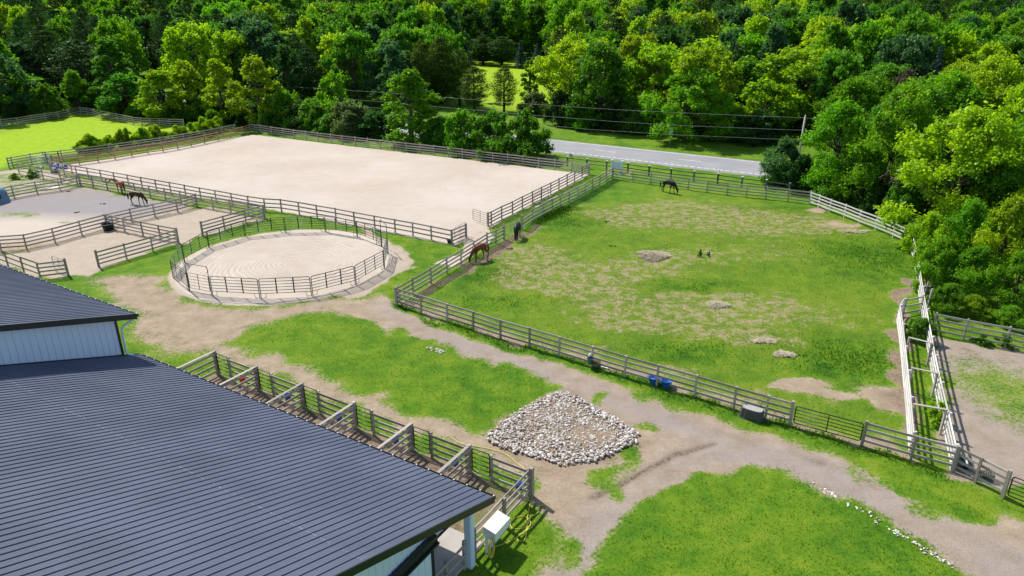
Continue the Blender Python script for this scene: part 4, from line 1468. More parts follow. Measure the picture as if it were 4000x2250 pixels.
lattice_crate('black lattice crate strapped to the pasture fence beside a green bin', (5.01, 37.23), ta, .36, .30, .50)
lattice_crate('black lattice basket lying behind the stub post at the lower right', (21.69, 26.73), ta + .4, .5, .36, .36)
p = (4.61, 37.23)
t = thing('plastic_bin', 'small dark green bin hung on the pasture fence beside the black crate', 'bin', (p[0], p[1], 0.28), ta)
b = MB()
b.lathe([(.12, 0), (.13, .01), (.17, .38), (.19, .38), (.19, .42), (.155, .42), (.11, .04), (.01, .04)], 12, Matrix.Rotation(PI / 12, 4, 'Z'))
obj('bin_body', b.mesh('bin_body', M['green_plastic']), t)
b = MB()
b.tube([(-.1, .02, .40), (-.05, .05, .62), (.03, .08, .70), (.06, .10, .52)], .05, 6)
obj('white_rag', b.mesh('white_rag', M['white_paint'], True), t)
p = (5.52, 37.26)
t = thing('white_board_piece', 'short white board lying under the pasture fence right of the crate', 'board', (p[0], p[1], 0), ta)
b = MB()
b.box(-.22, .22, -.05, .05, 0.02, .06)
obj('board', b.mesh('board_piece', M['white_paint']), t)

for (lab, px_, w) in (('rope halter hanging on the fence above the upturned trough', (13.05, 32.04, 0.85), .16), ('left leather halter on the fence next to the pasture gate', (13.57, 31.34, 0.78), .16), ('right leather halter on the fence next to the pasture gate', (13.91, 31.12, 0.78), .17)):
    t = thing('halter', lab, 'halter', (px_[0], px_[1], 0), ta, 'halters on the pasture fence')
    b = MB()
    b.tube([(-w * .3, -.10, .62), (-w * .65, -.11, .35), (-w * .5, -.11, .12), (w * .4, -.11, .10), (w * .6, -.11, .36), (w * .25, -.10, .66), (0, -.09, .78)], .013, 5, True)
    obj('strap', b.mesh('halter_strap', M['leather'], True), t)
    b = MB()
    b.tube([(-w * .6, -.115, .3), (w * .55, -.115, .28)], .012, 5)
    obj('noseband', b.mesh('halter_noseband', M['leather'], True), t)
    b = MB()
    b.tube([(0, -.115, .80), (0, -.05, .80), (0, -.01, .78)], .009, 5)
    obj('hook', b.mesh('halter_hook', M['steel'], True), t)

# white hood, hose reel and hoses
p = bw(.55, .30)
t = thing('metal_hood', 'white sheet metal hood beside the barn column above the coiled hose', 'hood', (p[0], p[1], 0), BA)
b = MB()
v = [(-.55, -.34, 1.24), (.55, -.34, 1.24), (.55, .24, 1.36), (-.55, .24, 1.36), (-.55, -.34, .88), (.55, -.34, .88), (.55, .24, .95), (-.55, .24, .95)]
b.add((v, [(0, 1, 2, 3), (4, 5, 1, 0), (5, 6, 2, 1), (7, 4, 0, 3), (6, 7, 3, 2), (4, 7, 6, 5)]))
obj('cover', b.mesh('hood_cover', M['white_paint']), t)
b = MB()
b.box(-.5, .5, .12, .18, -.06, .96)
obj('stand', b.mesh('hood_stand', M['white_steel']), t)
p = bw(-.05, .12)
t = thing('coiled_hose', 'coil of pale yellow hose hanging below the white hood', 'hose', (p[0], p[1], 0), BA)
rs = random.Random(2)
b = MB()
for k in range(7):
    w = .15 + rs.uniform(-.02, .05)
    dy = rs.uniform(-.05, .05)
    b.tube([(w * math.sin(a), dy, .52 + rs.uniform(-.01, .01) - (.42 + .03 * k / 3) * math.cos(a)) for a in [2 * PI * j / 18 for j in range(18)]], .013, 5, True)
obj('loops', b.mesh('hose_loops', M['hose'], True), t)


def hose(label, pts, name='garden_hose'):
    P_ = [Vector((q[0], q[1], .03)) for q in pts]
    out = []
    for i in range(len(P_) - 1):
        p0, p1, p2, p3 = P_[max(i - 1, 0)], P_[i], P_[i + 1], P_[min(i + 2, len(P_) - 1)]
        for j in range(5):
            u = j / 5
            out.append(.5 * ((2 * p1) + (-p0 + p2) * u + (2 * p0 - 5 * p1 + 4 * p2 - p3) * u * u + (-p0 + 3 * p1 - 3 * p2 + p3) * u ** 3))
    out.append(P_[-1])
    c = out[0].copy()
    for i, q in enumerate(out):
        q.z = .03 + .012 * math.sin(i * .7)
    t = tag(obj(name, (lambda m: m.tube([q - Vector((c.x, c.y, 0)) for q in out], .017, 6) or m)(MB()).mesh('hose', M['hose'], True), None, (c.x, c.y, 0)), label, 'hose')
    return t


def hs(x, y):
    return (1680 + x / 2.34, 1900 + y / 2.34)


hose('yellow hose looping over the grass by the near stall corner', [(-1.23, 22.63), (-0.96, 22.41), (-0.57, 22.44), (-0.13, 22.69), (0.23, 22.97), (0.55, 23.32), (0.79, 23.75), (0.65, 24.12), (0.33, 24.19), (0.05, 23.98),
      (-0.06, 23.65), (0.10, 23.42), (0.46, 23.49), (0.69, 23.78), (0.79, 24.12), (1.13, 24.46), (1.19, 24.85), (1.43, 24.90), (1.49, 24.68), (1.17, 24.12), (0.83, 23.58), (0.50, 23.26), (0.28, 23.07),
      (0.23, 22.81), (0.40, 22.69), (0.54, 22.88), (0.62, 23.39), (0.65, 24.05), (0.77, 24.89), (0.88, 25.54), (0.86, 25.96)])
hose('long yellow hose trailing from the stall corner past the rock bed', [(0.74, 27.15), (0.35, 27.81), (-0.01, 28.25), (-0.40, 28.70), (-0.95, 29.00), (-1.51, 29.19), (-2.14, 29.38), (-2.59, 29.51), (-2.86, 29.82), (-3.12, 30.08), (-3.36, 30.02), (-3.47, 29.77)])

# rock bed --------------------------------------------------------------------
g = NT('pale_fieldstone')
r = g.rnd()
p = g.coord('Object')
nz = g.noise(p, 2.5, 4)
c = g.ramp(r, [(0.0, (0.20, 0.14, 0.10)), (0.15, (0.38, 0.31, 0.25)), (0.5, (0.52, 0.47, 0.42)), (1.0, (0.66, 0.63, 0.59))])
M['stone'] = g.principled(g.scale(c, g.math('ADD', .75, g.math('MULTIPLY', nz, .5))), .85, .2, 0, g.bump(nz, .3, .02))
g = NT('pale_rubble')
vo = g.voro(g.world(), 5.0)
nz = g.noise(g.world(), 9, 4)
at = g.n('Attribute', attribute_name='tone')
c = g.ramp(at.outputs['Fac'], [(0.0, (0.20, 0.14, 0.09)), (0.2, (0.36, 0.29, 0.22)), (0.55, (0.52, 0.46, 0.40)), (1.0, (0.66, 0.63, 0.59))])
M['rubble'] = g.principled(g.scale(c, g.math('ADD', .8, g.math('MULTIPLY', nz, .4))), .9, .2)

import bmesh


def stone_mesh(seed, sub=2):
    bm = bmesh.new()
    bmesh.ops.create_icosphere(bm, subdivisions=sub, radius=1.0)
    rr = random.Random(seed)
    ax = [Vector((rr.gauss(0, 1), rr.gauss(0, 1), rr.gauss(0, 1))).normalized() for _ in range(6)]
    for vv in bm.verts:
        q = vv.co.normalized()
        k = 1.0
        for i, a in enumerate(ax):
            dd = q.dot(a)
            if dd > .62:
                k = min(k, .62 / dd + .12)
        vv.co = Vector((q.x, q.y * .82, q.z * .62)) * k
    me = bpy.data.meshes.new('stone')
    bm.to_mesh(me)
    bm.free()
    me.polygons.foreach_set('use_smooth', [True] * len(me.polygons))
    me.materials.append(M['stone'])
    return me


def in_poly(poly, x, y):
    return bool(inside(poly, np.array([x]), np.array([y]))[0])


stones = [stone_mesh(s) for s in range(7)]
rcx = sum(p[0] for p in ROCKBED) / len(ROCKBED)
rcy = sum(p[1] for p in ROCKBED) / len(ROCKBED)
rock = thing('rock_bed', 'bed of pale fieldstones edged with larger stones beside the drive', 'rock bed', (rcx, rcy, 0))
rs = random.Random(21)
n_r = len(ROCKBED)
spots = []
for i in range(n_r):
    a, c = Vector(ROCKBED[i]), Vector(ROCKBED[(i + 1) % n_r])
    L = (c - a).length
    s = 0.0
    while s < L:
        sz = rs.uniform(.05, .15)
        inn = (Vector((rcx, rcy)) - a.lerp(c, s / L)).normalized()
        q = a.lerp(c, s / L) + inn * rs.uniform(-.08, .6)
        spots.append((q.x, q.y, sz))
        s += sz * (1.3 if rs.random() < .7 else 2.4)
while len(spots) < 300:
    q = (rcx + rs.uniform(-4.5, 4.5), rcy + rs.uniform(-4.5, 4.5))
    if in_poly(ROCKBED, *q):
        spots.append((q[0], q[1], rs.uniform(.06, .12)))
spots = sorted(spots, key=lambda q: -q[2])[:300]
for (x, y, sz) in spots:
    obj('stone', stones[rs.randrange(7)], rock, (x - rcx, y - rcy, .08 + sz * .22), (rs.uniform(-.4, .4), rs.uniform(-.4, .4), rs.uniform(0, 6.3)), (sz * rs.uniform(.9, 1.35), sz * rs.uniform(.8, 1.1), sz * rs.uniform(.8, 1.1)))
# the small rubble between them
base = stone_mesh(77, 1)
bv = np.array([v.co for v in base.vertices])
bf = np.array([list(p.vertices) for p in base.polygons])
rng = np.random.RandomState(5)
VV, FF, TT = [], [], []
k = 0
wet = (3.84, 30.15)
while k < 3600:
    x, y = rcx + rng.uniform(-5, 5), rcy + rng.uniform(-5, 5)
    if not in_poly(ROCKBED, x, y):
        continue
    dw = math.hypot((x - wet[0]) / 1.1, (y - wet[1]) / .9)
    if dw < 1 and rng.rand() > .15 + .3 * dw:
        k += 1
        continue
    sz = rng.uniform(.035, .09)
    an = rng.uniform(0, 6.28)
    s3 = sz * rng.uniform(.7, 1.3, 3)
    q = bv * s3
    q = np.stack([q[:, 0] * math.cos(an) - q[:, 1] * math.sin(an), q[:, 0] * math.sin(an) + q[:, 1] * math.cos(an), q[:, 2]], -1)
    FF.append(bf + len(VV) * len(bv))
    VV.append(q + [x - rcx, y - rcy, .09 + sz * .3])
    TT.append(np.full(len(bv), rng.rand()))
    k += 1
me = mesh_np('rubble', np.concatenate(VV), np.concatenate(FF), M['rubble'], True, tri=True)
at = me.attributes.new('tone', 'FLOAT', 'POINT')
at.data.foreach_set('value', np.concatenate(TT).astype(np.float32))
o = obj('small_stones', me, rock)
o['kind'] = 'stuff'

# hay heaps ------------------------------------------------------------------
M['hay'] = simple('bleached_hay', (0.50, 0.43, 0.30), .9, .1, var=.3, scale=9)


def hay_heap(label, p, rx, ry, h, n, seed):
    rng = np.random.RandomState(seed)
    t = thing('hay_heap', label, 'hay', (p[0], p[1], 0))
    a = rng.uniform(0, 6.28, n)
    r = np.sqrt(rng.rand(n)) * (0.8 + .35 * np.sin(a * 3 + seed) * rng.rand(n))
    x, y = r * np.cos(a) * rx, r * np.sin(a) * ry
    z = h * np.clip(1 - r, 0, 1) ** .7 * rng.uniform(.3, 1.1, n) + .02
    an = rng.uniform(0, 6.28, n)
    L = rng.uniform(.08, .22, n)
    w = rng.uniform(.008, .018, n)
    dx, dy, dz = np.cos(an) * L, np.sin(an) * L, rng.uniform(-.05, .09, n)
    c = np.stack([x, y, z], -1)
    d_ = np.stack([dx, dy, dz], -1)
    s_ = np.stack([-np.sin(an) * w, np.cos(an) * w, rng.uniform(0, .01, n)], -1)
    V = np.stack([c - d_ - s_, c + d_ - s_, c + d_ + s_, c - d_ + s_], 1).reshape(-1, 3)
    V[:, 2] = np.maximum(V[:, 2], .005)
    o = obj('strands', mesh_np('hay_strands', V, np.arange(n * 4).reshape(-1, 4), M['hay']), t)


hay_heap('large pale heap of spread hay in the middle of the pasture', (11.96, 56.78), 1.45, 1.35, .26, 9000, 1)
hay_heap('small pale hay patch right of the pasture centre', (14.71, 46.49), .90, .62, .10, 1600, 2)
hay_heap('thin hay remains right of the pasture centre near the front fence', (16.79, 38.95), .72, .42, .07, 900, 3)
hay_heap('thin hay remains left of the other hay near the front fence', (16.24, 40.80), .75, .40, .05, 700, 4)
hay_heap('thin straw scatter along the pale fence under the dark trees', (32.19, 63.61), 1.7, .6, .06, 800, 6)

# sign by the road -------------------------------------------------------------
pa, pb = Vector((12.40, 87.38)), Vector((13.58, 86.70))
d = pb - pa
t = thing('road_sign_board', 'blank pale back of a wide sign on two posts beside the road', 'sign', (pa.x, pa.y, 0), math.atan2(d.y, d.x))
L = d.length
for x in (0, L):
    b = MB()
    b.box(x - .10, x + .10, -.10, .10, -.1, 1.62)
    obj('sign_post', b.mesh('sign_post', M['white_paint']), t)
    b = MB()
    b.box(x - .13, x + .13, -.13, .13, 1.62, 1.68)
    obj('cap', b.mesh('sign_cap', M['white_paint']), t)
b = MB()
b.box(.10, L - .10, -.03, .03, .55, 1.55)
obj('panel', b.mesh('sign_panel', simple('sign_back', (0.60, 0.64, 0.70), .5, .3, var=.04)), t)
sb = thing('stone_edging', 'patch of white stones around the foot of the wide sign', 'stones', (pa.x + d.x / 2, pa.y + d.y / 2, 0))
for k in range(70):
    an, rr = rs.uniform(0, 6.28), math.sqrt(rs.random())
    sz = rs.uniform(.06, .13)
    x, y = 1.9 * rr * math.cos(an), .85 * rr * math.sin(an)
    obj('stone', stones[k % 7], sb, (x, y - x * .18, sz * .4), (0, 0, an), (sz * 1.2, sz, sz * .8))

# small striped flags on the road fence
M['flag'] = None
g = NT('striped_flag')
p = g.coord('Object')
sp = g.n('SeparateXYZ')
g.set(sp.inputs[0], p)
st = g.math('GREATER_THAN', g.math('SINE', g.math('MULTIPLY', sp.outputs[2], 52.0)), 0.0)
c = g.mix(st, (0.78, 0.78, 0.76), (0.45, 0.03, 0.05))
ct = g.math('MULTIPLY', g.math('LESS_THAN', sp.outputs[0], 0.20), g.math('GREATER_THAN', sp.outputs[2], -0.10))
M['flag'] = g.principled(g.mix(ct, c, (0.03, 0.04, 0.16)), .8, .1)
for (lab, p, an) in (('small striped flag on the road fence near the sign', (7.47, 91.11), .5), ('small striped flag on the road fence right of the black horse', (24.25, 81.79), 1.3)):
    t = thing('flag', lab, 'flag', (p[0], p[1], 0), an, 'small flags by the road')
    b = MB()
    b.tube([(0, 0, .9), (0, .02, 1.75)], .016, 6)
    obj('staff', b.mesh('flag_staff', M['wood']), t)
    v, f = [], []
    for i in range(9):
        for j in range(5):
            x = i / 8 * .42
            v.append((x, .035 * math.sin(x * 11) + .02, -.05 - .40 * j / 4 + .25 - x * .55 - .02 * i * (j / 4)))
    for i in range(8):
        for j in range(4):
            f.append((i * 5 + j, i * 5 + j + 1, i * 5 + j + 6, i * 5 + j + 5))
    obj('cloth', mesh_from('flag_cloth', v, f, M['flag'], True), t, (0, 0, 1.5))

# road sign across the road
p = (23.43, 105.44)
t = thing('traffic_sign', 'narrow white route sign on a thin post across the road', 'sign', (p[0], p[1], 0), -.55)
b = MB()
b.box(-.04, .04, -.03, .03, -.1, 3.3)
obj('sign_post', b.mesh('route_post', M['steel']), t)
b = MB()
b.box(-.31, .31, -.06, -.035, 2.15, 3.3)
pl = obj('upper_plate', b.mesh('upper_plate', M['white_paint']), t)
b = MB()
b.box(-.31, .31, -.06, -.035, 1.45, 2.08)
obj('lower_plate', b.mesh('lower_plate', M['white_paint']), t)
b = MB()
b.box(-.16, -.06, -.064, -.0605, 2.45, 3.05)
b.box(.06, .16, -.064, -.0605, 2.45, 3.05)
b.box(-.06, .06, -.064, -.0605, 2.70, 2.80)
b.box(-.28, .28, -.064, -.0605, 2.16, 2.20)
obj('dark_marks', b.mesh('plate_marks', M['black_trim']), pl)

# utility poles and wires ---------------------------------------------------------
top = (37.95, 93.44, 5.84)
t = thing('utility_pole', 'grey wooden utility pole rising behind the dark bush by the road', 'pole', (top[0], top[1], 0))
b = MB()
b.tube([(0, 0, -.3), (0, 0, top[2] * .5), (.03, 0, top[2] + .15)], [.17, .15, .12], 10)
obj('shaft', b.mesh('pole_shaft', M['wood'], True), t)
b = MB()
b.tube([(.03, 0, top[2] + .15), (.03, 0, top[2] + .26), (.03, 0, top[2] + .36)], [.05, .075, .04], 8)
obj('insulator', b.mesh('pole_insulator', M['white_paint'], True), t)
M['wire'] = simple('aluminium_wire', (0.30, 0.31, 0.32), .6, .3, .2)
for (lab, pts) in (('upper overhead wire crossing in front of the woods', [(-57.11, 148.96, 4.09), (-45.52, 142.19, 4.26), (-23.06, 129.07, 4.66), (-12.51, 122.91, 4.70), (0.00, 115.61, 4.69), (15.10, 106.79, 4.94), (26.28, 100.26, 5.33), (33.97, 95.77, 5.65), (37.95, 93.44, 5.84), (44.60, 89.56, 5.95)]),
                   ('middle overhead wire crossing in front of the woods', [(-33.20, 135.00, 2.87), (-24.45, 129.89, 3.05), (-12.22, 122.74, 3.04), (3.42, 113.61, 3.08), (15.19, 106.74, 3.20), (25.18, 100.90, 3.54), (34.16, 95.66, 4.02), (38.04, 93.39, 4.24), (44.83, 89.43, 4.46)]),
                   ('lower overhead wire running just above the road', [(-30.59, 133.47, 1.83), (-25.32, 130.39, 1.86), (-12.17, 122.72, 1.85), (5.61, 112.33, 1.70), (11.66, 108.80, 1.71), (22.07, 102.72, 2.04), (34.31, 95.57, 2.74), (38.21, 93.29, 2.96), (45.00, 89.33, 3.33)])):
    c = Vector(pts[0])
    q = [Vector(x) - c for x in pts]
    tag(obj('overhead_wire', (lambda m: m.tube(q, .011, 5) or m)(MB()).mesh('wire', M['wire']), None, c), lab, 'wire', 'overhead wires')
t = thing('utility_pole', 'small grey pole among the trees behind the left field', 'pole', (-101.0, 158.0, 0))
b = MB()
b.tube([(0, 0, -.3), (0, 0, 9.4)], [.2, .14], 8)
obj('shaft', b.mesh('pole_shaft', M['wood'], True), t)

# left corral clutter: hutch, barrels, standards, pallet ----------------------------
p = (-55.23, 73.96)
t = thing('calf_hutch', 'blue-grey domed plastic shelter with oval openings at the left edge', 'shelter', (p[0], p[1], 0), R(-8))
b = MB()
N = 24
rows = [(0, 1.16, 1.10), (.1, 1.10, 1.04), (.6, 1.03, .98), (1.0, .98, .93), (1.3, .86, .82), (1.48, .60, .58), (1.55, .2, .2)]
v, f = [], []
for (z, rx, ry) in rows:
    for k in range(N):
        a = 2 * PI * k / N
        cx, sy = math.cos(a), math.sin(a)
        v.append((math.copysign(abs(cx) ** .7, cx) * rx, math.copysign(abs(sy) ** .7, sy) * ry, z))
for i in range(len(rows) - 1):
    for k in range(N):
        f.append((i * N + k, i * N + (k + 1) % N, (i + 1) * N + (k + 1) % N, (i + 1) * N + k))
f.append(tuple(range((len(rows) - 1) * N, len(rows) * N)))
obj('shell', mesh_from('hutch_shell', v, f, M['hutch'], True), t)
for k in range(8):
    a = 2 * PI * (k + .5) / 8
    b = MB()
    c, s = math.cos(a), math.sin(a)
    rx = .97 * abs(c) ** .7 / max(abs(c), 1e-6) * abs(c) + .02
    x = math.copysign(abs(c) ** .7, c) * 1.03
    y = math.copysign(abs(s) ** .7, s) * .98
    b.lathe([(.001, -.02), (.15, -.02), (.17, 0), (.15, .02), (.001, .02)], 14, Matrix.Translation((x, y, .78)) @ Matrix.Rotation(math.atan2(y, x), 4, 'Z') @ Matrix.Rotation(PI / 2, 4, 'Y') @ Matrix.Diagonal((1.7, .85, 1, 1)))
    b2 = obj('opening', b.mesh('hutch_opening', M['black_plastic'] if k % 3 else M['grey_plastic_top'], True), t)


def barrel(label, p, mat, lying=True, rot=0.0, z=0.0):
    t = thing('barrel', label, 'barrel', (p[0], p[1], z), rot, 'barrels stored by the arena')
    b = MB()
    b.lathe([(.26, 0), (.28, .02), (.285, .28), (.30, .30), (.285, .32), (.285, .58), (.30, .60), (.285, .62), (.28, .86), (.26, .88)], 20, (Matrix.Translation((0, 0, .29)) @ Matrix.Rotation(PI / 2, 4, 'Y')) if lying else None)
    body = obj('drum', b.mesh('barrel_drum', mat, True), t)
    b = MB()
    if lying:
        for (x0, x1) in ((.18, .26), (.40, .48), (.62, .70)):
            b.lathe([(.300, x0), (.304, x0), (.304, x1), (.300, x1)], 20, Matrix.Translation((0, 0, .29)) @ Matrix.Rotation(PI / 2, 4, 'Y'))
        obj('white_band', b.mesh('barrel_band', M['white_paint'], True), body)
    return t


barrel('blue barrel with white bands lying left of the other blue barrel', (-58.87, 90.08), M['blue'], True, .1)
barrel('blue barrel with white bands lying nearest the arena sand', (-57.69, 89.65), M['blue'], True, -.1)
barrel('dark barrel lying in front of the blue barrels', (-57.69, 87.94), M['grey_plastic'], True, -.35)


def standard(label, p, mat, h=1.5):
    t = thing('jump_standard', label, 'jump stand', (p[0], p[1], 0), .3, 'jump stands stored by the arena')
    b = MB()
    b.box(-.055, .055, -.055, .055, 0, h)
    obj('upright', b.mesh('jump_upright', mat), t)
    for a in (0, PI / 2):
        b = MB()
        b.box(-.35, .35, -.04, .04, 0.0, .06, Matrix.Rotation(a, 4, 'Z') @ Matrix.Translation((0, 0, .002 if a else 0)))
        obj('foot', b.mesh('jump_foot', mat), t)


standard('white jump stand between the blue and the dark ones', (-60.73, 92.63), M['white_paint'])
standard('dark jump stand right of the white one', (-60.24, 92.32), M['black_plastic'], 1.2)
standard('thick blue jump stand at the gate corner', (-61.10, 92.63), M['blue'], 1.6)
standard('black jump stand by the hedge end of the brown fence', (-60.03, 93.56), M['black_plastic'], 1.5)
standard('thin white jump stand behind the grey five-bar gate', (-60.73, 90.82), M['white_paint'], 1.5)
standard('orange jump stand behind the blue barrels', (-58.82, 91.11), M['orange'], 1.3)
standard('second orange jump stand right of the blue barrels', (-54.86, 87.38), M['orange'], 1.1)
for (lab, p, an, L_, w_) in (('broad white plank leaning in the sand behind the paddock fence', (-52.54, 79.88), 1.1, 1.3, .30), ('white plank left of the broad one on the sand', (-52.91, 79.52), 1.35, 1.4, .22), ('narrow white plank lying farthest left of the three', (-53.58, 79.76), .9, 1.2, .14), ('long thin white rail lying left on the sand', (-56.41, 81.31), .35, 2.2, .10)):
    t = thing('white_plank', lab, 'plank', (p[0], p[1], .03), an, 'white planks on the sand')
    b = MB()
    b.box(-L_ / 2, L_ / 2, -w_ / 2, w_ / 2, 0.005, .045)
    obj('plank', b.mesh('plank', M['white_paint']), t)

# stored rails between arena and pasture fences
for k, (p, q) in enumerate((((2.40, 71.68), (5.08, 76.17)), ((2.83, 72.26), (5.70, 77.04)), ((4.14, 74.27), (7.73, 80.70)))):
    a, c = Vector(p), Vector(q)
    d = c - a
    t = thing('stored_rail', ['pale', 'grey', 'long dark'][k] + ' rail lying on the grass beside the right arena fence', 'rail', ((a.x + c.x) / 2, (a.y + c.y) / 2, 0), math.atan2(d.y, d.x))
    b = MB()
    b.box(-d.length / 2, d.length / 2, -.09, .09, .01, .10)
    obj('board', b.mesh('stored_board', M[['wood_pale_sunlit', 'wood', 'wood_dark'][k]]), t)
tube_gate('rusty tube gate leaning on the right arena fence', (2.26, 72.07), (3.96, 75.10), h=1.2, bars=4, mat='tube_black', rad=.02)

# tree stumps on the right
g = NT('stump_wood')
p = g.coord('Object')
nz = g.noise(p, 5, 5)
M['stump'] = g.principled(g.mix(nz, (.16, .12, .08), (.38, .32, .25)), .9, .1, 0, g.bump(nz, .6, .05))
for (lab, p, r_, h_) in (('broad pale tree stump upright behind the lane fences', (31.79, 48.98), .48, .60), ('short stump just behind the pale lane fence', (31.02, 49.08), .33, .5), ('fallen stump section in the weeds', (32.30, 47.16), .40, .50)):
    t = thing('tree_stump', lab, 'stump', (p[0], p[1], 0), 0, 'stumps in the weeds')
    rr = random.Random(lab)
    v, f = [], []
    N = 20
    for z, s in ((-.05, 1.15), (.12, 1.03), (h_ * .6, .97), (h_, .95)):
        for k in range(N):
            a = 2 * PI * k / N
            q = r_ * s * (1 + .07 * math.sin(a * 5 + r_ * 9) + rr.uniform(-.03, .03))
            v.append((q * math.cos(a), q * math.sin(a), z + (rr.uniform(-.03, .03) if z == h_ else 0)))
    for i in range(3):
        for k in range(N):
            f.append((i * N + k, i * N + (k + 1) % N, (i + 1) * N + (k + 1) % N, (i + 1) * N + k))
    f.append(tuple(range(3 * N, 4 * N)))
    obj('trunk_piece', mesh_from('stump', v, f, M['stump'], False), t, rot=(0, .9 if 'fallen' in lab else 0, .3), loc=(0, 0, .25 if 'fallen' in lab else 0))

# white stones along the lawn edge and strewn on the drive
es = thing('stone_edging', 'broken line of small white stones between lower lawn and drive', 'stones', (15.85, 23.25, 0.00))
ln = [(13.56, 26.38), (14.42, 25.45), (15.39, 24.16), (15.86, 23.24), (16.38, 22.51), (16.78, 21.93), (17.16, 21.36)]
for k in range(110):
    i = rs.randrange(len(ln) - 1)
    q = Vector(ln[i]).lerp(Vector(ln[i + 1]), rs.random()) + Vector((rs.gauss(0, .10), rs.gauss(0, .10)))
    sz = rs.uniform(.025, .07)
    obj('stone', stones[k % 7], es, (q.x - es.location.x, q.y - es.location.y, sz * .3), (0, 0, rs.uniform(0, 6)), (sz * 1.3, sz, sz * .7))
es = thing('stone_edging', 'small patch of white stones at the upper edge of the large lawn', 'stones', (-4.71, 39.47, 0.00))
for k in range(40):
    q = Vector((-5.15, 39.81)).lerp(Vector((-4.21, 39.19)), rs.random()) + Vector((rs.gauss(0, .10), rs.gauss(0, .12)))
    sz = rs.uniform(.03, .08)
    obj('stone', stones[k % 7], es, (q.x - es.location.x, q.y - es.location.y, sz * .3), (0, 0, rs.uniform(0, 6)), (sz * 1.3, sz, sz * .7))
# manure in the paddock and pasture
M['dung'] = simple('dark_manure', (.045, .035, .022), .95, .1, var=.3)
dk = 0
for (lab, p) in (('dark manure pile left of the grazing bay horse', (-44.45, 69.98)), ('small manure pile beside the heavy paddock corner post', (-50.14, 78.38)), ('manure pile behind the bay horse', (-43.40, 73.16)), ('manure pile above the large hay heap', (9.32, 66.70)), ('manure pile left of the large hay heap', (8.83, 59.48)), ('small manure pile near the chestnut horse', (-0.18, 58.73))):
    t = thing('manure_pile', lab, 'manure', (p[0], p[1], 0))
    for k in range(7):
        sz = rs.uniform(.05, .10)
        obj('clod', stones[k], t, (rs.gauss(0, .16), rs.gauss(0, .12), sz * .4), (0, 0, rs.uniform(0, 6)), (sz * 1.2, sz, sz * .8), M['dung'])



# ------------------------------------------------------------------ trees
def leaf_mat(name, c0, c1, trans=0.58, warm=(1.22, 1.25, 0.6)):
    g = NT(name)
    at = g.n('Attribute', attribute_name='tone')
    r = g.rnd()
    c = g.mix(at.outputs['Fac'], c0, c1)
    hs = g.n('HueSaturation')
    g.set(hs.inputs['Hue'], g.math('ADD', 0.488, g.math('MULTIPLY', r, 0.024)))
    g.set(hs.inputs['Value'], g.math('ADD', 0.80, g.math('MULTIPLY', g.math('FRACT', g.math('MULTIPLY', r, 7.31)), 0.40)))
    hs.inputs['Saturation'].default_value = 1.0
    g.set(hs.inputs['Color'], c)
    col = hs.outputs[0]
    df = g.n('BsdfDiffuse')
    tr = g.n('BsdfTranslucent')
    g.set(df.inputs[0], col)
    wc = g.mix(1.0, col, tuple(warm), 'MULTIPLY')
    g.set(tr.inputs[0], wc)
    mx = g.n('MixShader')
    mx.inputs[0].default_value = trans
    g.t.links.new(df.outputs[0], mx.inputs[1])
    g.t.links.new(tr.outputs[0], mx.inputs[2])
    gl = g.n('BsdfGlossy')
    gl.inputs['Roughness'].default_value = 0.45
    gl.inputs['Color'].default_value = (1, 1, 1, 1)
    m2 = g.n('MixShader')
    m2.inputs[0].default_value = 0.012
    g.t.links.new(mx.outputs[0], m2.inputs[1])
    g.t.links.new(gl.outputs[0], m2.inputs[2])
    g.t.links.new(m2.outputs[0], g.out.inputs[0])
    return g.m


LM = {
    'yellow': leaf_mat('yellow_green_leaves', (0.165, 0.320, 0.006), (0.380, 0.530, 0.012)),
    'bright': leaf_mat('bright_green_leaves', (0.075, 0.240, 0.006), (0.180, 0.390, 0.010)),
    'mid': leaf_mat('mid_green_leaves', (0.052, 0.185, 0.010), (0.130, 0.300, 0.018)),
    'dark': leaf_mat('deep_green_leaves', (0.024, 0.090, 0.014), (0.060, 0.155, 0.026)),
    'blue': leaf_mat('bluish_green_leaves', (0.034, 0.115, 0.038), (0.090, 0.195, 0.070)),
    'grey': leaf_mat('grey_green_leaves', (0.080, 0.150, 0.045), (0.170, 0.250, 0.090)),
    'olive': leaf_mat('olive_pine_needles', (0.045, 0.100, 0.008), (0.110, 0.180, 0.016), 0.3),
    'pine': leaf_mat('dark_pine_needles', (0.018, 0.066, 0.012), (0.052, 0.125, 0.024), 0.28),
    'spruce': leaf_mat('blue_spruce_needles', (0.030, 0.075, 0.068), (0.090, 0.150, 0.150), 0.2),
    'brown': leaf_mat('dying_brown_needles', (0.085, 0.075, 0.045), (0.160, 0.140, 0.085), 0.2),
}
g = NT('tree_bark')
p = g.coord('Object')
nz = g.noise(p, 6, 5)
M['bark'] = g.principled(g.mix(nz, (.045, .035, .025), (.13, .105, .08)), .95, .1, 0, g.bump(nz, .5, .05))
M['dead_wood'] = simple('bleached_dead_wood', (.30, .26, .24), .9, .1, var=.25)


def cards(C, N, size, rng, aspect=0.62, drop=0.0):
    """leaf-sized kites at C with normals N"""
    n = len(C)
    N = N / (np.linalg.norm(N, axis=1, keepdims=True) + 1e-9)
    ref = rng.normal(size=(n, 3))
    T = np.cross(N, ref)
    T /= np.linalg.norm(T, axis=1, keepdims=True) + 1e-9
    B = np.cross(N, T)
    s = size[:, None]
    fold = N * s * 0.22
    return np.stack([C - T * s, C - B * s * aspect + fold, C + T * s, C + B * s * aspect + fold], 1).reshape(-1, 3)


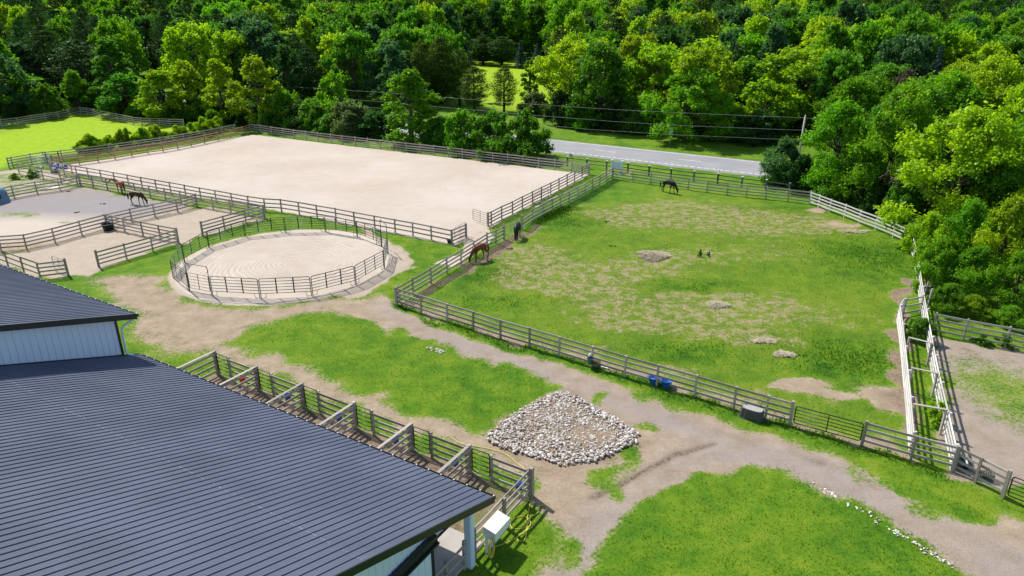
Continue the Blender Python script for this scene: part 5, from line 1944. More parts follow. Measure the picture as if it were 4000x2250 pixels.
def leaf_object_mesh(name, C, N, size, tone, rng, aspect=0.62):
    V = cards(C, N, size, rng, aspect)
    me = mesh_np(name, V, np.arange(len(C) * 4).reshape(-1, 4))
    at = me.attributes.new('tone', 'FLOAT', 'FACE')
    at.data.foreach_set('value', tone.astype(np.float32))
    me.materials.append(LM['mid'])
    return me


def unit(rng, n):
    d = rng.normal(size=(n, 3))
    return d / np.linalg.norm(d, axis=1, keepdims=True)


def broadleaf(seed, H=12.0, Rr=5.0, zlo=1.0, nlobe=17, nsub=15, per=46, card=.24, shape='round', lob=0.35):
    """trunk with limbs; a crown of uneven boughs, each made of many leafy sprays"""
    rng = np.random.RandomState(seed)
    if shape == 'round':
        prof = lambda t: math.sin(PI * (.10 + .88 * t) ** .85) ** .6
    elif shape == 'oval':
        prof = lambda t: math.sin(PI * (.12 + .87 * t) ** .70) ** .8
    elif shape == 'vase':
        prof = lambda t: math.sin(PI * (.10 + .80 * t) ** 1.15) ** .7
    else:
        prof = lambda t: max(0.0, 1 - t ** 2.2) ** .6
    ph = rng.uniform(0, 6.28, 3)
    Cs, Ns, Ss, Ts = [], [], [], []
    ends = []
    for L in range(nlobe):
        t = (L + rng.rand()) / nlobe
        t = t ** (.85 if shape != 'dome' else 1.35)
        a = L * 2.4 + rng.uniform(-.5, .5)
        w = 1 + lob * .5 * math.sin(a * 2 + ph[0] + t * 4) + lob * .35 * math.sin(a * 3 + ph[1] - t * 6)
        rm = Rr * prof(t) * w
        lr = Rr * .36 * rng.uniform(.7, 1.2) * (1 - .25 * t)
        r = max(0.0, rm - lr * .75) * rng.uniform(.75, 1.05)
        c = np.array([r * math.cos(a), r * math.sin(a), zlo + (H - zlo) * t * .97])
        c[2] = min(c[2], H - lr * .75)
        c[2] = max(c[2], lr * .45)
        ends.append(c)
        tl = (rng.rand() - .5) * .35
        for k in range(nsub):
            d = unit(rng, 1)[0]
            if d[2] < -.3:
                d[2] *= -.6
            d += np.array([math.cos(a), math.sin(a), .15]) * .25
            d /= np.linalg.norm(d)
            sc = c + d * lr * rng.uniform(.45, 1.05) * np.array([1, 1, .85])
            rs_ = lr * rng.uniform(.24, .42)
            n = int(per * rng.uniform(.7, 1.3))
            off = rng.normal(size=(n, 3)) * rs_ * np.array([.62, .62, .46])
            if d[2] > .25:
                up = np.abs(rng.normal(size=n)) * rs_ * .75 * (rng.rand(n) < .45)
                off[:, 2] += up
                off[:, :2] *= (1 - .5 * np.clip(up / (rs_ * 1.2), 0, 1))[:, None]
            Cs.append(sc + off)
            Ns.append(unit(rng, n) * .95 + np.array([0, 0, .42]) + d * .35)
            Ss.append(card * rng.uniform(.55, 1.3, n))
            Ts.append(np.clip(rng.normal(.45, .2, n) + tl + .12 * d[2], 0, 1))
    me = leaf_object_mesh('crown_%d' % seed, np.concatenate(Cs), np.concatenate(Ns), np.concatenate(Ss), np.concatenate(Ts), rng)
    b = MB()
    tr = H * .024 + .04
    z1 = zlo + (H - zlo) * .30
    top = Vector((rng.uniform(-.3, .3), rng.uniform(-.3, .3), zlo + (H - zlo) * .74))
    mid = Vector((rng.uniform(-.2, .2), rng.uniform(-.2, .2), z1))
    b.tube([(0, 0, -.3), (0, 0, max(zlo, .1) * .5), mid, top], [tr * 1.25, tr, tr * .75, tr * .2], 8)
    for c in ends:
        c = Vector(c)
        s = Vector((0, 0, .1 * H)).lerp(mid, rng.uniform(.3, 1.0)) if c.z < z1 * 1.6 else mid.lerp(top, rng.uniform(0, .8))
        m = s.lerp(c, .5) + Vector((0, 0, -.05 * (c - s).length + .1 * rng.rand()))
        b.tube([s, m, c], [tr * .40, tr * .25, tr * .06], 5)
    return me, b.mesh('trunk_%d' % seed, M['bark'], True), H, Rr


def conifer(seed, H=14.0, Rr=3.2, zlo=1.0, levels=24, kind='spruce', card=.24):
    rng = np.random.RandomState(seed)
    Cs, Ns, Ss, Ts = [], [], [], []
    b = MB()
    tr = H * .016 + .05
    b.tube([(0, 0, -.3), (0, 0, H * .5), (0, 0, H * .985)], [tr * 1.2, tr * .7, .03], 8)
    for L in range(levels):
        t = (L + rng.uniform(-.3, .3)) / levels
        t = min(max(t, 0), .985)
        z = zlo + (H - zlo) * t
        if kind == 'spruce':
            ln = Rr * (1 - t) ** .85 + .18
            nb = int(7 + 6 * (1 - t))
            droop = -.22
        else:
            ln = Rr * (math.sin(PI * min(1, .16 + t * .86)) ** .75) + .15
            nb = 6
            droop = .16
        for k in range(nb):
            a = 2 * PI * (k + rng.rand()) / nb + L * .7
            l = ln * rng.uniform(.62, 1.12)
            dr = np.array([math.cos(a), math.sin(a), droop + rng.uniform(-.08, .1)])
            n = int((26 if kind == 'spruce' else 46) * (.35 + l / Rr))
            u = rng.uniform(.12 if kind == 'spruce' else .35, 1.0, n)
            sp = (l * .20 * (1.15 - u) + .06) if kind == 'spruce' else (l * .15 + .08) * np.ones(n)
            P_ = np.array([0, 0, z]) + dr * (u * l)[:, None]
            side = np.array([-math.sin(a), math.cos(a), 0])
            P_ = P_ + side * (rng.normal(size=n) * sp)[:, None] + np.array([0, 0, 1]) * (rng.normal(size=n) * (.06 if kind == 'spruce' else .16) * l * .5 - (u ** 2 * .08 * l if kind == 'spruce' else -u ** 2 * .10 * l))[:, None]
            Cs.append(P_)
            Ns.append(np.array([0, 0, .8]) + unit(rng, n) * .9 + dr * .3)
            Ss.append(card * rng.uniform(.6, 1.3, n))
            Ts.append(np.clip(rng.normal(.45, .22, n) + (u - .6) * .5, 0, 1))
            if L % 2 == 0 and k % 2 == 0:
                b.tube([(0, 0, z), tuple(np.array([0, 0, z]) + dr * l * .85)], [tr * .22, .012], 4)
    me = leaf_object_mesh('needles_%d' % seed, np.concatenate(Cs), np.concatenate(Ns), np.concatenate(Ss), np.concatenate(Ts), rng, .38)
    return me, b.mesh('conifer_trunk_%d' % seed, M['bark'], True), H, Rr


PROTO = {
    'round': [broadleaf(s, 12, 5.2, .9, 19, 15, 44, .25, 'round') for s in (1, 2, 3, 4)],
    'oval': [broadleaf(s, 14, 4.4, .8, 19, 15, 44, .24, 'oval') for s in (11, 12, 13)],
    'vase': [broadleaf(s, 14, 5.8, .9, 25, 15, 44, .26, 'vase', .5) for s in (21, 22, 23)],
    'tall': [broadleaf(s, 17, 4.2, 1.0, 22, 14, 42, .25, 'oval', .5) for s in (31, 32)],
    'bush': [broadleaf(s, 5, 3.4, .1, 24, 14, 40, .165, 'dome', .35) for s in (41, 42, 43)],
    'near': [broadleaf(s, 12, 5.0, .4, 26, 20, 52, .165, 'round', .55) for s in (51, 52, 53)],
    'nearbush': [broadleaf(s, 6, 3.2, .15, 20, 18, 50, .115, 'oval', .6) for s in (61, 62)],
    'weed': [broadleaf(s, 1.2, .8, .04, 9, 9, 26, .07, 'dome', .6) for s in (71, 72)],
    'pine': [conifer(s, 16, 4.0, 2.0, 24, 'pine', .24) for s in (81, 82, 83)],
    'spruce': [conifer(s, 13, 3.0, .5, 30, 'spruce', .20) for s in (91, 92)],
    'column': [broadleaf(s, 12, 2.0, .3, 18, 12, 40, .20, 'oval', .2) for s in (95,)],
}
TREES_XY = []
CNT = [0]


def tree(label, spec, kind, leaf, group=None, name=None, cat='tree', sink=0.0):
    x, y, h, hw = spec
    CNT[0] += 1
    rnd = random.Random(CNT[0] * 7 + 3)
    cr, tk, H, Rr = PROTO[kind][rnd.randrange(len(PROTO[kind]))]
    z = float(terrain(np.array([x]), np.array([y]))[0])
    nm = name or {'pine': 'pine_tree', 'spruce': 'spruce_tree', 'bush': 'shrub', 'nearbush': 'shrub', 'weed': 'weed_clump', 'column': 'columnar_tree'}.get(kind, 'broadleaf_tree')
    o = thing(nm, label, cat, (x, y, z - sink), rnd.uniform(0, 6.28), group)
    sc = (hw / Rr, hw / Rr * rnd.uniform(.92, 1.08), (h - z + sink) / H)
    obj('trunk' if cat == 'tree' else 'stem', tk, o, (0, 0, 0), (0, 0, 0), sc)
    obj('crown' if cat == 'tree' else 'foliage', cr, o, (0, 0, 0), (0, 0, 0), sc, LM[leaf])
    if cat == 'tree':
        TREES_XY.append((x, y, hw))
    return o


# trees one can pick out in the photograph
for row in [
    # left, behind the yellow-green field
    ('rounded mid-green tree at the left edge above the field fence', (-90.48, 134.00, 7.25, 5.67), 'round', 'bright'),
    ('low green tree right of the rounded one at the left field fence', (-84.19, 131.00, 5.63, 3.33), 'bush', 'mid'),
    ('tall dark pine left of the dark gap behind the field corner', (-93.87, 150.00, 15.29, 5.22), 'pine', 'pine'),
    ('widest dark pine behind the field corner', (-85.08, 146.00, 12.89, 6.16), 'pine', 'pine'),
    ('small sunlit maple in front of the dark pines', (-81.80, 137.00, 7.45, 3.09), 'oval', 'bright'),
    ('dark spruce between the pines and the lone trunk tree', (-84.13, 152.00, 9.90, 2.91), 'spruce', 'spruce'),
    ('airy green tree with a visible slim trunk behind the left field', (-83.29, 158.00, 15.63, 5.50), 'vase', 'bright'),
    ('soft round willow-like shrub tree behind the field fence', (-69.77, 132.00, 7.24, 5.06), 'round', 'mid'),
    ('yellow-green tree left in the row behind the hedge', (-61.13, 127.00, 8.27, 4.44), 'oval', 'yellow'),
    ('yellow-green tree second in the row behind the hedge', (-56.92, 128.00, 9.75, 4.47), 'oval', 'yellow'),
    ('yellow-green tree third in the row behind the hedge', (-49.45, 124.00, 10.28, 3.49), 'oval', 'yellow'),
    ('yellow-green tree nearest the arena corner', (-42.14, 121.00, 10.83, 4.23), 'oval', 'yellow'),
    ('taller yellow-green tree behind the row on its left', (-64.57, 150.00, 14.92, 5.90), 'vase', 'yellow'),
    ('taller yellow-green tree behind the row on its right', (-57.05, 150.00, 13.43, 5.06), 'vase', 'yellow'),
    ('large bluish-green tree behind the arena corner', (-51.14, 152.00, 15.07, 7.26), 'round', 'blue'),
    ('shadowed blue-green tree above the arena corner', (-42.57, 140.00, 11.45, 4.33), 'oval', 'dark'),
    ('dark pine above the far arena fence', (-40.40, 146.00, 11.21, 4.11), 'pine', 'pine'),
    ('green shrub tree left behind the far arena fence', (-37.29, 120.00, 5.80, 3.39), 'bush', 'bright'),
    ('second shrub tree behind the far arena fence', (-32.66, 118.00, 4.92, 3.67), 'bush', 'mid'),
    ('grey-green shrub tree behind the far arena fence', (-25.44, 113.00, 4.86, 4.35), 'bush', 'grey'),
    ('small bright yellow-green tree above the overhead wire', (-31.42, 128.00, 7.64, 3.25), 'bush', 'bright'),
    ('large mid-green tree left of the pine row', (-31.23, 146.00, 13.84, 6.15), 'round', 'mid'),
    ('tall blue-green tree left of the pine row', (-23.84, 146.00, 11.94, 5.09), 'oval', 'blue'),
    ('olive pine left in the pine row', (-17.75, 146.00, 12.89, 3.28), 'pine', 'olive'),
    ('olive pine second in the pine row', (-14.32, 148.00, 13.45, 3.49), 'pine', 'olive'),
    ('olive pine third in the pine row', (-10.48, 146.00, 11.06, 3.28), 'pine', 'olive'),
    ('young pine at the right end of the pine row', (-7.19, 138.00, 8.42, 3.27), 'pine', 'olive'),
    ('bright green maple in front of the overhead wires', (-15.13, 107.00, 10.30, 4.84), 'oval', 'bright'),
    ('dark low shrub left of the bright maple', (-21.07, 111.00, 3.76, 3.46), 'bush', 'dark'),
    ('low green shrub right of the bright maple', (-10.59, 106.00, 3.77, 3.31), 'bush', 'mid'),
    ('leafy shrub left in the hedge by the arena corner', (-6.83, 100.00, 5.58, 2.84), 'bush', 'bright'),
    ('leafy shrub in the middle of the hedge by the arena corner', (-2.62, 98.00, 5.57, 3.57), 'bush', 'mid'),
    ('large leafy shrub at the right end of the hedge by the road', (1.98, 96.00, 5.97, 3.60), 'bush', 'mid'),
    ('dark single pine in front of the hay field', (-1.50, 138.00, 8.63, 2.80), 'pine', 'olive'),
    ('slim green tree at the right of the hay field', (3.57, 150.00, 8.37, 2.36), 'tall', 'bright'),
    ('low scrub tree under the slim green tree', (4.18, 134.00, 3.88, 3.03), 'bush', 'grey'),
    # across the road
    ('big yellow-green tree with dark forked trunk across the road', (11.35, 128.00, 13.00, 6.63), 'vase', 'yellow'),
    ('yellow-green tree right of the big forked one across the road', (19.77, 134.00, 9.80, 4.53), 'round', 'yellow'),
    ('wide yellow-green tree above the route sign', (24.33, 124.00, 12.61, 6.42), 'vase', 'yellow'),
    ('tall yellow-green tree in the middle of the roadside row', (33.19, 126.00, 13.30, 6.52), 'round', 'yellow'),
    ('green tree behind the roadside row at its right part', (39.29, 122.00, 10.76, 5.50), 'round', 'bright'),
    ('yellow-green tree left of the utility pole', (39.15, 112.00, 8.37, 5.38), 'round', 'yellow'),
    ('tall yellow-green tree behind the utility pole', (46.92, 118.00, 12.57, 6.98), 'vase', 'yellow'),
    ('small shrub under the roadside row left', (21.24, 116.00, 4.26, 3.29), 'bush', 'bright'),
    ('small shrub under the roadside row right', (32.40, 110.00, 3.92, 3.00), 'bush', 'yellow'),
    # blue spruces round the hay field
    ('left blue spruce at the back of the hay field', (-14.47, 230.00, 7.48, 2.84), 'spruce', 'spruce'),
    ('blue spruce standing free at the back of the hay field', (2.64, 225.00, 8.22, 2.53), 'spruce', 'spruce'),
    ('dark green evergreen left of the free blue spruce', (-3.21, 232.00, 8.99, 4.95), 'pine', 'dark'),
    ('evergreen second from the left at the back of the hay field', (-9.17, 236.00, 9.26, 4.50), 'pine', 'dark'),
    ('blue spruce half hidden by the big forked tree', (7.72, 226.00, 7.25, 2.54), 'spruce', 'spruce'),
    ('small blue spruce behind the roadside trees', (31.75, 190.00, 9.17, 1.92), 'spruce', 'spruce'),
    ('dark round tree behind the roadside row', (21.47, 185.00, 11.32, 4.99), 'round', 'dark'),
    ('yellow-green crown high behind the roadside row', (37.67, 176.00, 16.46, 7.11), 'vase', 'yellow'),
    ('second yellow-green crown high behind the roadside row', (45.22, 180.00, 16.19, 6.26), 'vase', 'yellow'),
    ('bluish crown behind the roadside row on the right', (56.66, 190.00, 17.61, 7.99), 'round', 'blue'),
    ('dark row tree left of three behind the green wood', (-52.09, 205.00, 14.18, 1.84), 'column', 'dark'),
    ('dark row tree in the middle behind the green wood', (-41.72, 205.00, 14.69, 1.84), 'column', 'dark'),
    ('dark row tree right of three behind the green wood', (-46.53, 207.00, 14.33, 1.86), 'column', 'dark'),
    # right side
    ('dark bluish bush at the right end of the visible road', (31.28, 81.00, 5.32, 2.88), 'nearbush', 'blue'),
    ('bright green tree standing out at the pasture corner', (35.26, 77.00, 9.84, 4.04), 'near', 'bright'),
    ('mid-green tree behind the pale fence corner', (40.52, 78.00, 9.58, 3.78), 'near', 'mid'),
    ('bright tree above the pale sunlit fence', (45.57, 80.00, 11.00, 4.32), 'near', 'mid'),
    ('yellow-green tree high on the right edge', (60.27, 92.00, 13.15, 5.72), 'near', 'yellow'),
    ('large shaded tree overhanging the pale fence', (40.70, 66.00, 10.01, 3.97), 'near', 'mid'),
    ('large tree at the right edge above the shaded gap', (43.99, 62.00, 9.63, 3.93), 'near', 'bright'),
    ('green tree behind the utility pole on the right', (45.13, 96.00, 10.10, 4.35), 'near', 'bright'),
    ('yellow-green tree right of the brown pine', (63.94, 105.00, 11.31, 4.15), 'near', 'yellow'),
    ('blue spruce with a brown lower half on the right', (64.32, 112.00, 13.82, 2.40), 'spruce', 'spruce'),
    ('brownish dying pine on the right', (55.87, 104.00, 11.13, 3.05), 'pine', 'brown'),
    ('big green tree in the upper right', (61.46, 128.00, 15.93, 5.76), 'round', 'bright'),
    ('tall tree with dark trunks in the upper right', (72.55, 135.00, 17.00, 6.07), 'vase', 'bright'),
    ('yellowish round tree in the upper right', (77.96, 130.00, 14.37, 4.75), 'round', 'yellow'),
    ('bluish round tree near the top right', (75.15, 170.00, 18.90, 6.67), 'round', 'blue'),
    ('tall near tree in the right woods corner', (53.81, 74.00, 12.29, 4.63), 'near', 'yellow'),
    ('left shrub of the light green thicket beside the pasture', (32.76, 53.00, 4.80, 1.94), 'nearbush', 'yellow'),
    ('middle shrub of the light green thicket beside the pasture', (34.99, 52.00, 6.03, 2.30), 'nearbush', 'bright'),
    ('right shrub of the light green thicket beside the pasture', (36.67, 50.00, 6.73, 2.36), 'nearbush', 'yellow'),
    ('front left shrub of the thicket next to the lane corner', (31.55, 49.50, 4.02, 1.71), 'nearbush', 'bright'),
    ('front shrub of the thicket above the stumps', (33.48, 48.00, 3.77, 2.01), 'nearbush', 'bright'),
    ('front right shrub of the thicket at the photo edge', (35.30, 46.00, 4.04, 2.08), 'nearbush', 'bright'),
]:
    cat = 'shrub' if row[2] in ('bush', 'nearbush') else 'tree'
    tree(row[0], row[1], row[2], row[3], cat=cat)
    if cat == 'shrub':
        TREES_XY.append((row[1][0], row[1][1], row[1][3]))

# dead snags in the right woods
for (lab, sp) in (('bleached dead branches sticking out of the right woods', (58.46, 101.00, 10.09, 1.71)), ('smaller grey dead snag left of the bleached branches', (53.46, 97.00, 8.98, 1.21))):
    x, y, h, hw = sp
    t = thing('dead_tree', lab, 'tree', (x, y, 0), 0.4)
    b = MB()
    rr = random.Random(lab)
    b.tube([(0, 0, -.3), (.1, 0, h * .6), (.2, .1, h)], [.22, .14, .03], 7)
    obj('trunk', b.mesh('snag_trunk', M['dead_wood'], True), t)
    for k in range(16):
        b = MB()
        z = h * rr.uniform(.5, .97)
        a = rr.uniform(0, 6.28)
        L = hw * rr.uniform(.5, 1.1)
        q = Vector((.12, 0, z))
        m = q + Vector((math.cos(a) * L * .5, math.sin(a) * L * .5, rr.uniform(-.1, .5)))
        e = q + Vector((math.cos(a) * L, math.sin(a) * L, rr.uniform(-.6, .7)))
        b.tube([q, m, e], [.05, .035, .008], 5)
        obj('branch', b.mesh('snag_branch', M['dead_wood'], True), t)

# the woods between them
NOTREE = [(-260, 110), (-91.73, 125.11), (-84.25, 141.69), (-61.30, 126.74), (-43.62, 120.45), (-19.12, 106.22), (5.02, 99.17), (30.69, 85.49), (33.92, 77.04), (36.49, 68.62), (38.16, 61.34), (44, 54), (44, 30), (60, 0), (-260, 0)]
rng = np.random.RandomState(8)
trees_fill = []


def clear_of(x, y, need):
    for (tx, ty, tw) in TREES_XY:
        if (x - tx) ** 2 + (y - ty) ** 2 < (need + .35 * tw) ** 2:
            return False
    return True


cand = []
yy = 58.0
while yy < 232:
    sp = 7.0 if yy < 110 else (7.8 if yy < 150 else 9.0)
    xx = -.80 * yy - 12
    while xx < .80 * yy + 14:
        cand.append((xx + rng.uniform(-.38, .38) * sp, yy + rng.uniform(-.38, .38) * sp))
        xx += sp
    yy += sp
for (x, y) in cand:
    if in_poly(NOTREE, x, y) or in_poly(FAR_FIELD, x, y):
        continue
    of = (x - RA[0]) * RN[0] + (y - RA[1]) * RN[1]
    if -6 < of < road_w + 9:
        continue
    # sight line to the hay field stays open
    if 118 < y < 182 and -13.5 + (y - 118) * -.02 < x < 6.5:
        continue
    if abs(x) > .74 * y + 9:
        continue
    if not clear_of(x, y, 3.0):
        continue
    trees_fill.append((x, y))
    TREES_XY.append((x, y, 4.5))
trees_fill.sort(key=lambda q: q[1])
side = lambda x, y: -1 if x < -.28 * y else (1 if x > .30 * y else 0)


def place_of(x, y):
    q = x / y
    col = 'above the left field' if q < -.42 else 'above the arena' if q < -.12 else 'above the hay field' if q < .12 else 'above the roadside row' if q < .36 else 'above the pale fence' if q < .56 else 'at the right photo edge'
    row = 'front' if y < 100 else 'second' if y < 150 else 'third' if y < 190 else 'rear'
    return 'in the %s rows of the woods %s' % (row, col)


desc = {'yellow': 'yellow-green broadleaf', 'bright': 'fresh green broadleaf', 'mid': 'mid-green broadleaf', 'dark': 'deep green broadleaf', 'blue': 'bluish-green broadleaf', 'pine': 'dark pine', 'olive': 'olive pine', 'spruce': 'blue-grey spruce'}
for k, (x, y) in enumerate(trees_fill):
    s = side(x, y)
    u = rng.rand()
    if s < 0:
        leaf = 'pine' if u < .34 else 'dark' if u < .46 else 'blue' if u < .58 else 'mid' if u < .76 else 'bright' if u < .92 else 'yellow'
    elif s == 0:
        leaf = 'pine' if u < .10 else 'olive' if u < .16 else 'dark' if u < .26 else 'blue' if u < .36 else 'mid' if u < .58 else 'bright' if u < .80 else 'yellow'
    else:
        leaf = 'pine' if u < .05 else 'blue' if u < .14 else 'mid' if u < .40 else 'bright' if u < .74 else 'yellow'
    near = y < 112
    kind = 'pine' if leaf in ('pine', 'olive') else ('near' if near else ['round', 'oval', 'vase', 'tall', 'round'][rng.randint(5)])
    if near:
        h = rng.uniform(9.5, 12.5)
    else:
        h = rng.uniform(11.5, 15.5) + min(3.0, max(0, (y - 140) * .035))
    if leaf in ('pine',):
        h += 1.5
    hw = rng.uniform(4.3, 6.0) * (.78 if kind == 'pine' else 1)
    z = float(terrain(np.array([x]), np.array([y]))[0])
    tree('%s tree %s' % (desc[leaf], place_of(x, y)), (x, y, h + z, hw), kind, leaf, group='%s trees of the woods' % desc[leaf])
print('fill trees', len(trees_fill), 'all', CNT[0])

# understorey scrub along the edge of the woods
edge = [(-92.10, 125.64), (-87.29, 133.06), (-84.79, 142.03), (-75.19, 134.28), (-66.98, 127.29), (-60.56, 125.11), (-54.45, 123.25), (-49.57, 121.96), (-43.45, 119.95), (-37.66, 117.04), (-30.35, 112.92), (-23.51, 109.06)]
edge2 = [(6.45, 119.95), (12.54, 117.68), (17.45, 115.49), (22.08, 112.69), (26.49, 110.01), (30.80, 107.76), (34.95, 105.59), (38.85, 103.21)]
edge3 = [(30.02, 80.70), (31.97, 77.92), (33.68, 75.74), (35.24, 72.86), (36.27, 69.25), (37.04, 65.61), (37.79, 62.83)]
k = 0
for (line, hh, hw_, leafs, place, depth) in ((edge, (2.8, 5.0), (2.2, 3.2), ('dark', 'mid', 'bright'), 'along the left wood edge', 5.5), (edge2, (3.5, 6.5), (2.8, 4.0), ('mid', 'bright', 'dark'), 'at the foot of the roadside trees', 4.5), (edge3, (2.0, 4.0), (1.8, 2.6), ('mid', 'dark', 'mid'), 'under the trees behind the pale fence', 2.5)):
    for i in range(len(line) - 1):
        a, c = Vector(line[i]), Vector(line[i + 1])
        n = max(1, int((c - a).length / 2.6))
        for j in range(n):
            q = a.lerp(c, (j + rng.rand()) / n) + Vector((0, rng.uniform(1.0, depth)))
            lf = leafs[k % 3]
            tree('%s understorey shrub %s' % ({'dark': 'deep green', 'mid': 'mid-green', 'bright': 'fresh green'}[lf], place), (q.x, q.y, rng.uniform(*hh), rng.uniform(*hw_)), 'bush', lf, group='understorey shrubs ' + place, cat='shrub')
            k += 1

# hedge between the brown arena fence and the field
hl = [(-60.41, 98.14), (-58.16, 100.58), (-55.81, 103.14), (-53.34, 105.83), (-50.93, 109.06), (-48.56, 112.92), (-47.40, 115.18)]
k = 0
for i in range(len(hl) - 1):
    a, c = Vector(hl[i]), Vector(hl[i + 1])
    n = 6
    for j in range(n):
        q = a.lerp(c, (j + .5 * rng.rand()) / n) + Vector((rng.uniform(-.5, .2), rng.uniform(.2, 1.6)))
        tree('%s hedge shrub behind the brown arena fence' % ('yellow-green' if k % 3 else 'fresh green'), (q.x, q.y, rng.uniform(1.2, 3.0), rng.uniform(.8, 1.5)), 'nearbush', 'yellow' if k % 3 else 'bright', group='hedge shrubs behind the arena', cat='shrub', name='hedge_shrub')
        k += 1
q = (-48.99, 118.00)
tree('small bright tree at the arena end of the hedge', (q[0], q[1], 3.0, 1.7), 'bush', 'bright', cat='shrub')
for (lab, q, h, w, lf, kd) in [('dark green bush in the narrow lane between the pale fences', (26.15, 40.89), 1.5, .95, 'mid', 'nearbush'), ('yellow-green bush low in the narrow lane', (22.01, 31.42), 1.2, .62, 'yellow', 'weed'), ('leafy bush behind the lane corner', (30.39, 45.49), 2.0, 1.3, 'bright', 'nearbush'),
                              ('weedy bush right of the lane corner', (31.68, 44.63), 1.5, 1.2, 'yellow', 'nearbush'), ('weedy bush at the right edge above the paddock fence', (33.27, 42.99), 1.4, 1.3, 'bright', 'nearbush'), ('vine clump on the right paddock fence', (31.08, 40.10), .9, .6, 'bright', 'weed'),
                              ('low weeds on the shaded paddock fence', (29.77, 40.34), .6, .6, 'mid', 'weed'), ('weeds at the far lane end', (33.12, 52.12), 1.6, .8, 'bright', 'nearbush'), ('young shrub left of the fence bend in the thicket', (34.82, 57.86), 3.0, 1.5, 'yellow', 'nearbush'),
                              ('dark thistle in the pasture right of the large hay heap', (15.96, 56.69), .62, .22, 'dark', 'weed'), ('small dark thistle beside the larger one', (16.73, 56.88), .38, .2, 'dark', 'weed'),
                              ('tall weeds by the left corral corner', (-58.26, 85.49), .9, .8, 'bright', 'weed'), ('second patch of tall weeds in the corral', (-59.91, 84.18), .7, 1.1, 'yellow', 'weed'), ('weeds under the corral rails', (-58.31, 84.57), .8, .6, 'mid', 'weed')]:
    tree(lab, (q[0], q[1], h, w), kd, lf, cat='plant')

# far woods: one mass of crowns
pts = []
yy = 236.0
rng = np.random.RandomState(77)
while yy < 1500:
    sp = 11 + (yy - 236) * .014
    xx = -.80 * yy - 20
    while xx < .80 * yy + 20:
        x, y = xx + rng.uniform(-.4, .4) * sp, yy + rng.uniform(-.4, .4) * sp
        if not in_poly(FAR_FIELD, x, y):
            pts.append((x, y))
        xx += sp
    yy += sp * .9
pts = np.array(pts)
pz = terrain(pts[:, 0], pts[:, 1])
me = bpy.data.meshes.new('far_woods')
me.vertices.add(len(pts))
me.vertices.foreach_set('co', np.stack([pts[:, 0], pts[:, 1], pz - .5], -1).astype(np.float32).ravel())
me.update()
fw = obj('far_woods', me)
fw['kind'] = 'stuff'
fw['label'] = 'dense far wood of mixed trees along the top of the photo'
fw['category'] = 'woods'
kinds = [('round', 'mid', 0), ('round', 'bright', 1), ('oval', 'mid', 0), ('vase', 'bright', 0), ('oval', 'dark', 1), ('round', 'blue', 2), ('pine', 'pine', 0), ('vase', 'yellow', 1), ('tall', 'mid', 0), ('oval', 'bright', 2), ('round', 'dark', 0), ('pine', 'olive', 1)]
pc = bpy.data.collections.new('far_crowns')
for i, (kd, lf, j) in enumerate(kinds):
    cr, tk, H, Rr = PROTO[kd][j % len(PROTO[kd])]
    o = bpy.data.objects.new('far_crown', cr)
    pc.objects.link(o)
    o.material_slots[0].link = 'OBJECT'
    o.material_slots[0].material = LM[lf]
ng = bpy.data.node_groups.new('far_woods_nodes', 'GeometryNodeTree')
ng.interface.new_socket('Geometry', in_out='INPUT', socket_type='NodeSocketGeometry')
ng.interface.new_socket('Geometry', in_out='OUTPUT', socket_type='NodeSocketGeometry')
gi, go = ng.nodes.new('NodeGroupInput'), ng.nodes.new('NodeGroupOutput')
ci = ng.nodes.new('GeometryNodeCollectionInfo')
ci.inputs['Collection'].default_value = pc
ci.inputs['Separate Children'].default_value = True
ci.inputs['Reset Children'].default_value = True
ip = ng.nodes.new('GeometryNodeInstanceOnPoints')
ip.inputs['Pick Instance'].default_value = True
ri = ng.nodes.new('FunctionNodeRandomValue')
ri.data_type = 'INT'
ri.inputs[4].default_value = 0
ri.inputs[5].default_value = len(kinds) - 1
rr_ = ng.nodes.new('FunctionNodeRandomValue')
rr_.data_type = 'FLOAT_VECTOR'
rr_.inputs[0].default_value = (0, 0, 0)
rr_.inputs[1].default_value = (0, 0, 6.28)
rsn = ng.nodes.new('FunctionNodeRandomValue')
rsn.data_type = 'FLOAT'
rsn.inputs[2].default_value = 1.12
rsn.inputs[3].default_value = 1.5
ng.links.new(gi.outputs[0], ip.inputs['Points'])
ng.links.new(ci.outputs[0], ip.inputs['Instance'])
ng.links.new(ri.outputs[2], ip.inputs['Instance Index'])
ng.links.new(rr_.outputs[0], ip.inputs['Rotation'])
ng.links.new(rsn.outputs[1], ip.inputs['Scale'])
ng.links.new(ip.outputs[0], go.inputs[0])
md = fw.modifiers.new('crowns', 'NODES')
md.node_group = ng



# ------------------------------------------------------------------ grass blades and weeds standing in the turf
def sample_grid(A, x, y):
    i = np.clip(np.searchsorted(gy, y) - 1, 0, NY - 2)
    j = np.clip(np.searchsorted(gx, x) - 1, 0, NX - 2)
    return A[i, j]


rng = np.random.RandomState(3)
n = 420000
gxs = rng.uniform(-26, 40, n)
u = rng.rand(n)
gys = 17 + (72 - 17) * u ** 1.35
vis = (np.abs(gxs) < .80 * gys + 4)
gxs, gys = gxs[vis], gys[vis]
dv = sample_grid(dirt, gxs, gys)
lu = sample_grid(lush, gxs, gys)
dr_ = sample_grid(dry, gxs, gys)
keep = rng.rand(len(gxs)) < np.clip(.62 + .6 * lu - dv * 1.0 - dr_ * .3, 0.0, 1)
keep &= ~inside(ARENA, gxs, gys) & (np.hypot(gxs - PEN_C[0], gys - PEN_C[1]) > 8.9)
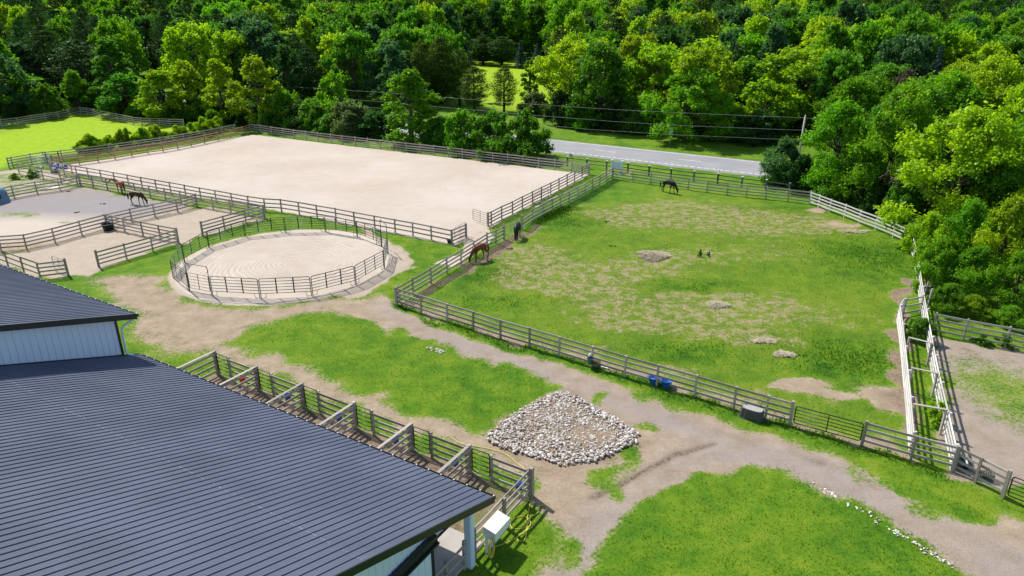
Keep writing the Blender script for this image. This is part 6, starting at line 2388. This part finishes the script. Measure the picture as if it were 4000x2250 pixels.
# none inside the barn
c_, s_ = math.cos(BA), math.sin(BA)
lx = (gxs - BO[0]) * c_ + (gys - BO[1]) * s_
ly = -(gxs - BO[0]) * s_ + (gys - BO[1]) * c_
keep &= ~((lx < -3.2) & (ly > .3)) & ~((lx < .5) & (lx > -3.3) & (ly > .6) & (ly < 3.1))
keep &= ~inside(ROCKBED, gxs, gys)
gxs, gys, lu = gxs[keep], gys[keep], lu[keep]
m = len(gxs)
hg = rng.uniform(.05, .11, m) * (1 + 2.2 * lu) * np.where(rng.rand(m) < .02, 1.8, 1)
wd = rng.uniform(.016, .034, m) * (1 + 1.2 * lu)
an = rng.uniform(0, 6.28, m)
lean = rng.uniform(.3, 1.1, m) * hg
bx, by = np.cos(an) * wd, np.sin(an) * wd
la = rng.uniform(0, 6.28, m)
zz = sample_grid(Z, gxs, gys) - .03
Vb = np.stack([np.stack([gxs - bx, gys - by, zz], -1), np.stack([gxs + bx, gys + by, zz], -1), np.stack([gxs + np.cos(la) * lean, gys + np.sin(la) * lean, zz + hg], -1)], 1).reshape(-1, 3)
g = NT('grass_blades')
at = g.n('Attribute', attribute_name='tone')
nb = g.noise(g.world(), 0.16, 4, .6)
cc = g.ramp(g.math('ADD', g.math('MULTIPLY', at.outputs['Fac'], .55), g.math('MULTIPLY', nb, .45)), [(0.2, (0.036, 0.110, 0.006)), (0.5, (0.085, 0.195, 0.009)), (0.8, (0.190, 0.275, 0.020))])
df, tr = g.n('BsdfDiffuse'), g.n('BsdfTranslucent')
g.set(df.inputs[0], cc)
g.set(tr.inputs[0], cc)
mx = g.n('MixShader')
mx.inputs[0].default_value = .4
g.t.links.new(df.outputs[0], mx.inputs[1])
g.t.links.new(tr.outputs[0], mx.inputs[2])
g.t.links.new(mx.outputs[0], g.out.inputs[0])
me = mesh_np('grass_blades', Vb, np.arange(m * 3).reshape(-1, 3), g.m, tri=True)
at = me.attributes.new('tone', 'FLOAT', 'FACE')
tone = np.clip(rng.normal(.5, .25, m) - .25 * lu, 0, 1)
at.data.foreach_set('value', tone.astype(np.float32))
o = obj('grass', me)
o['kind'] = 'stuff'
o['label'] = 'short green grass on the lawns and around the fences'
o['category'] = 'grass'
print('grass blades', m)
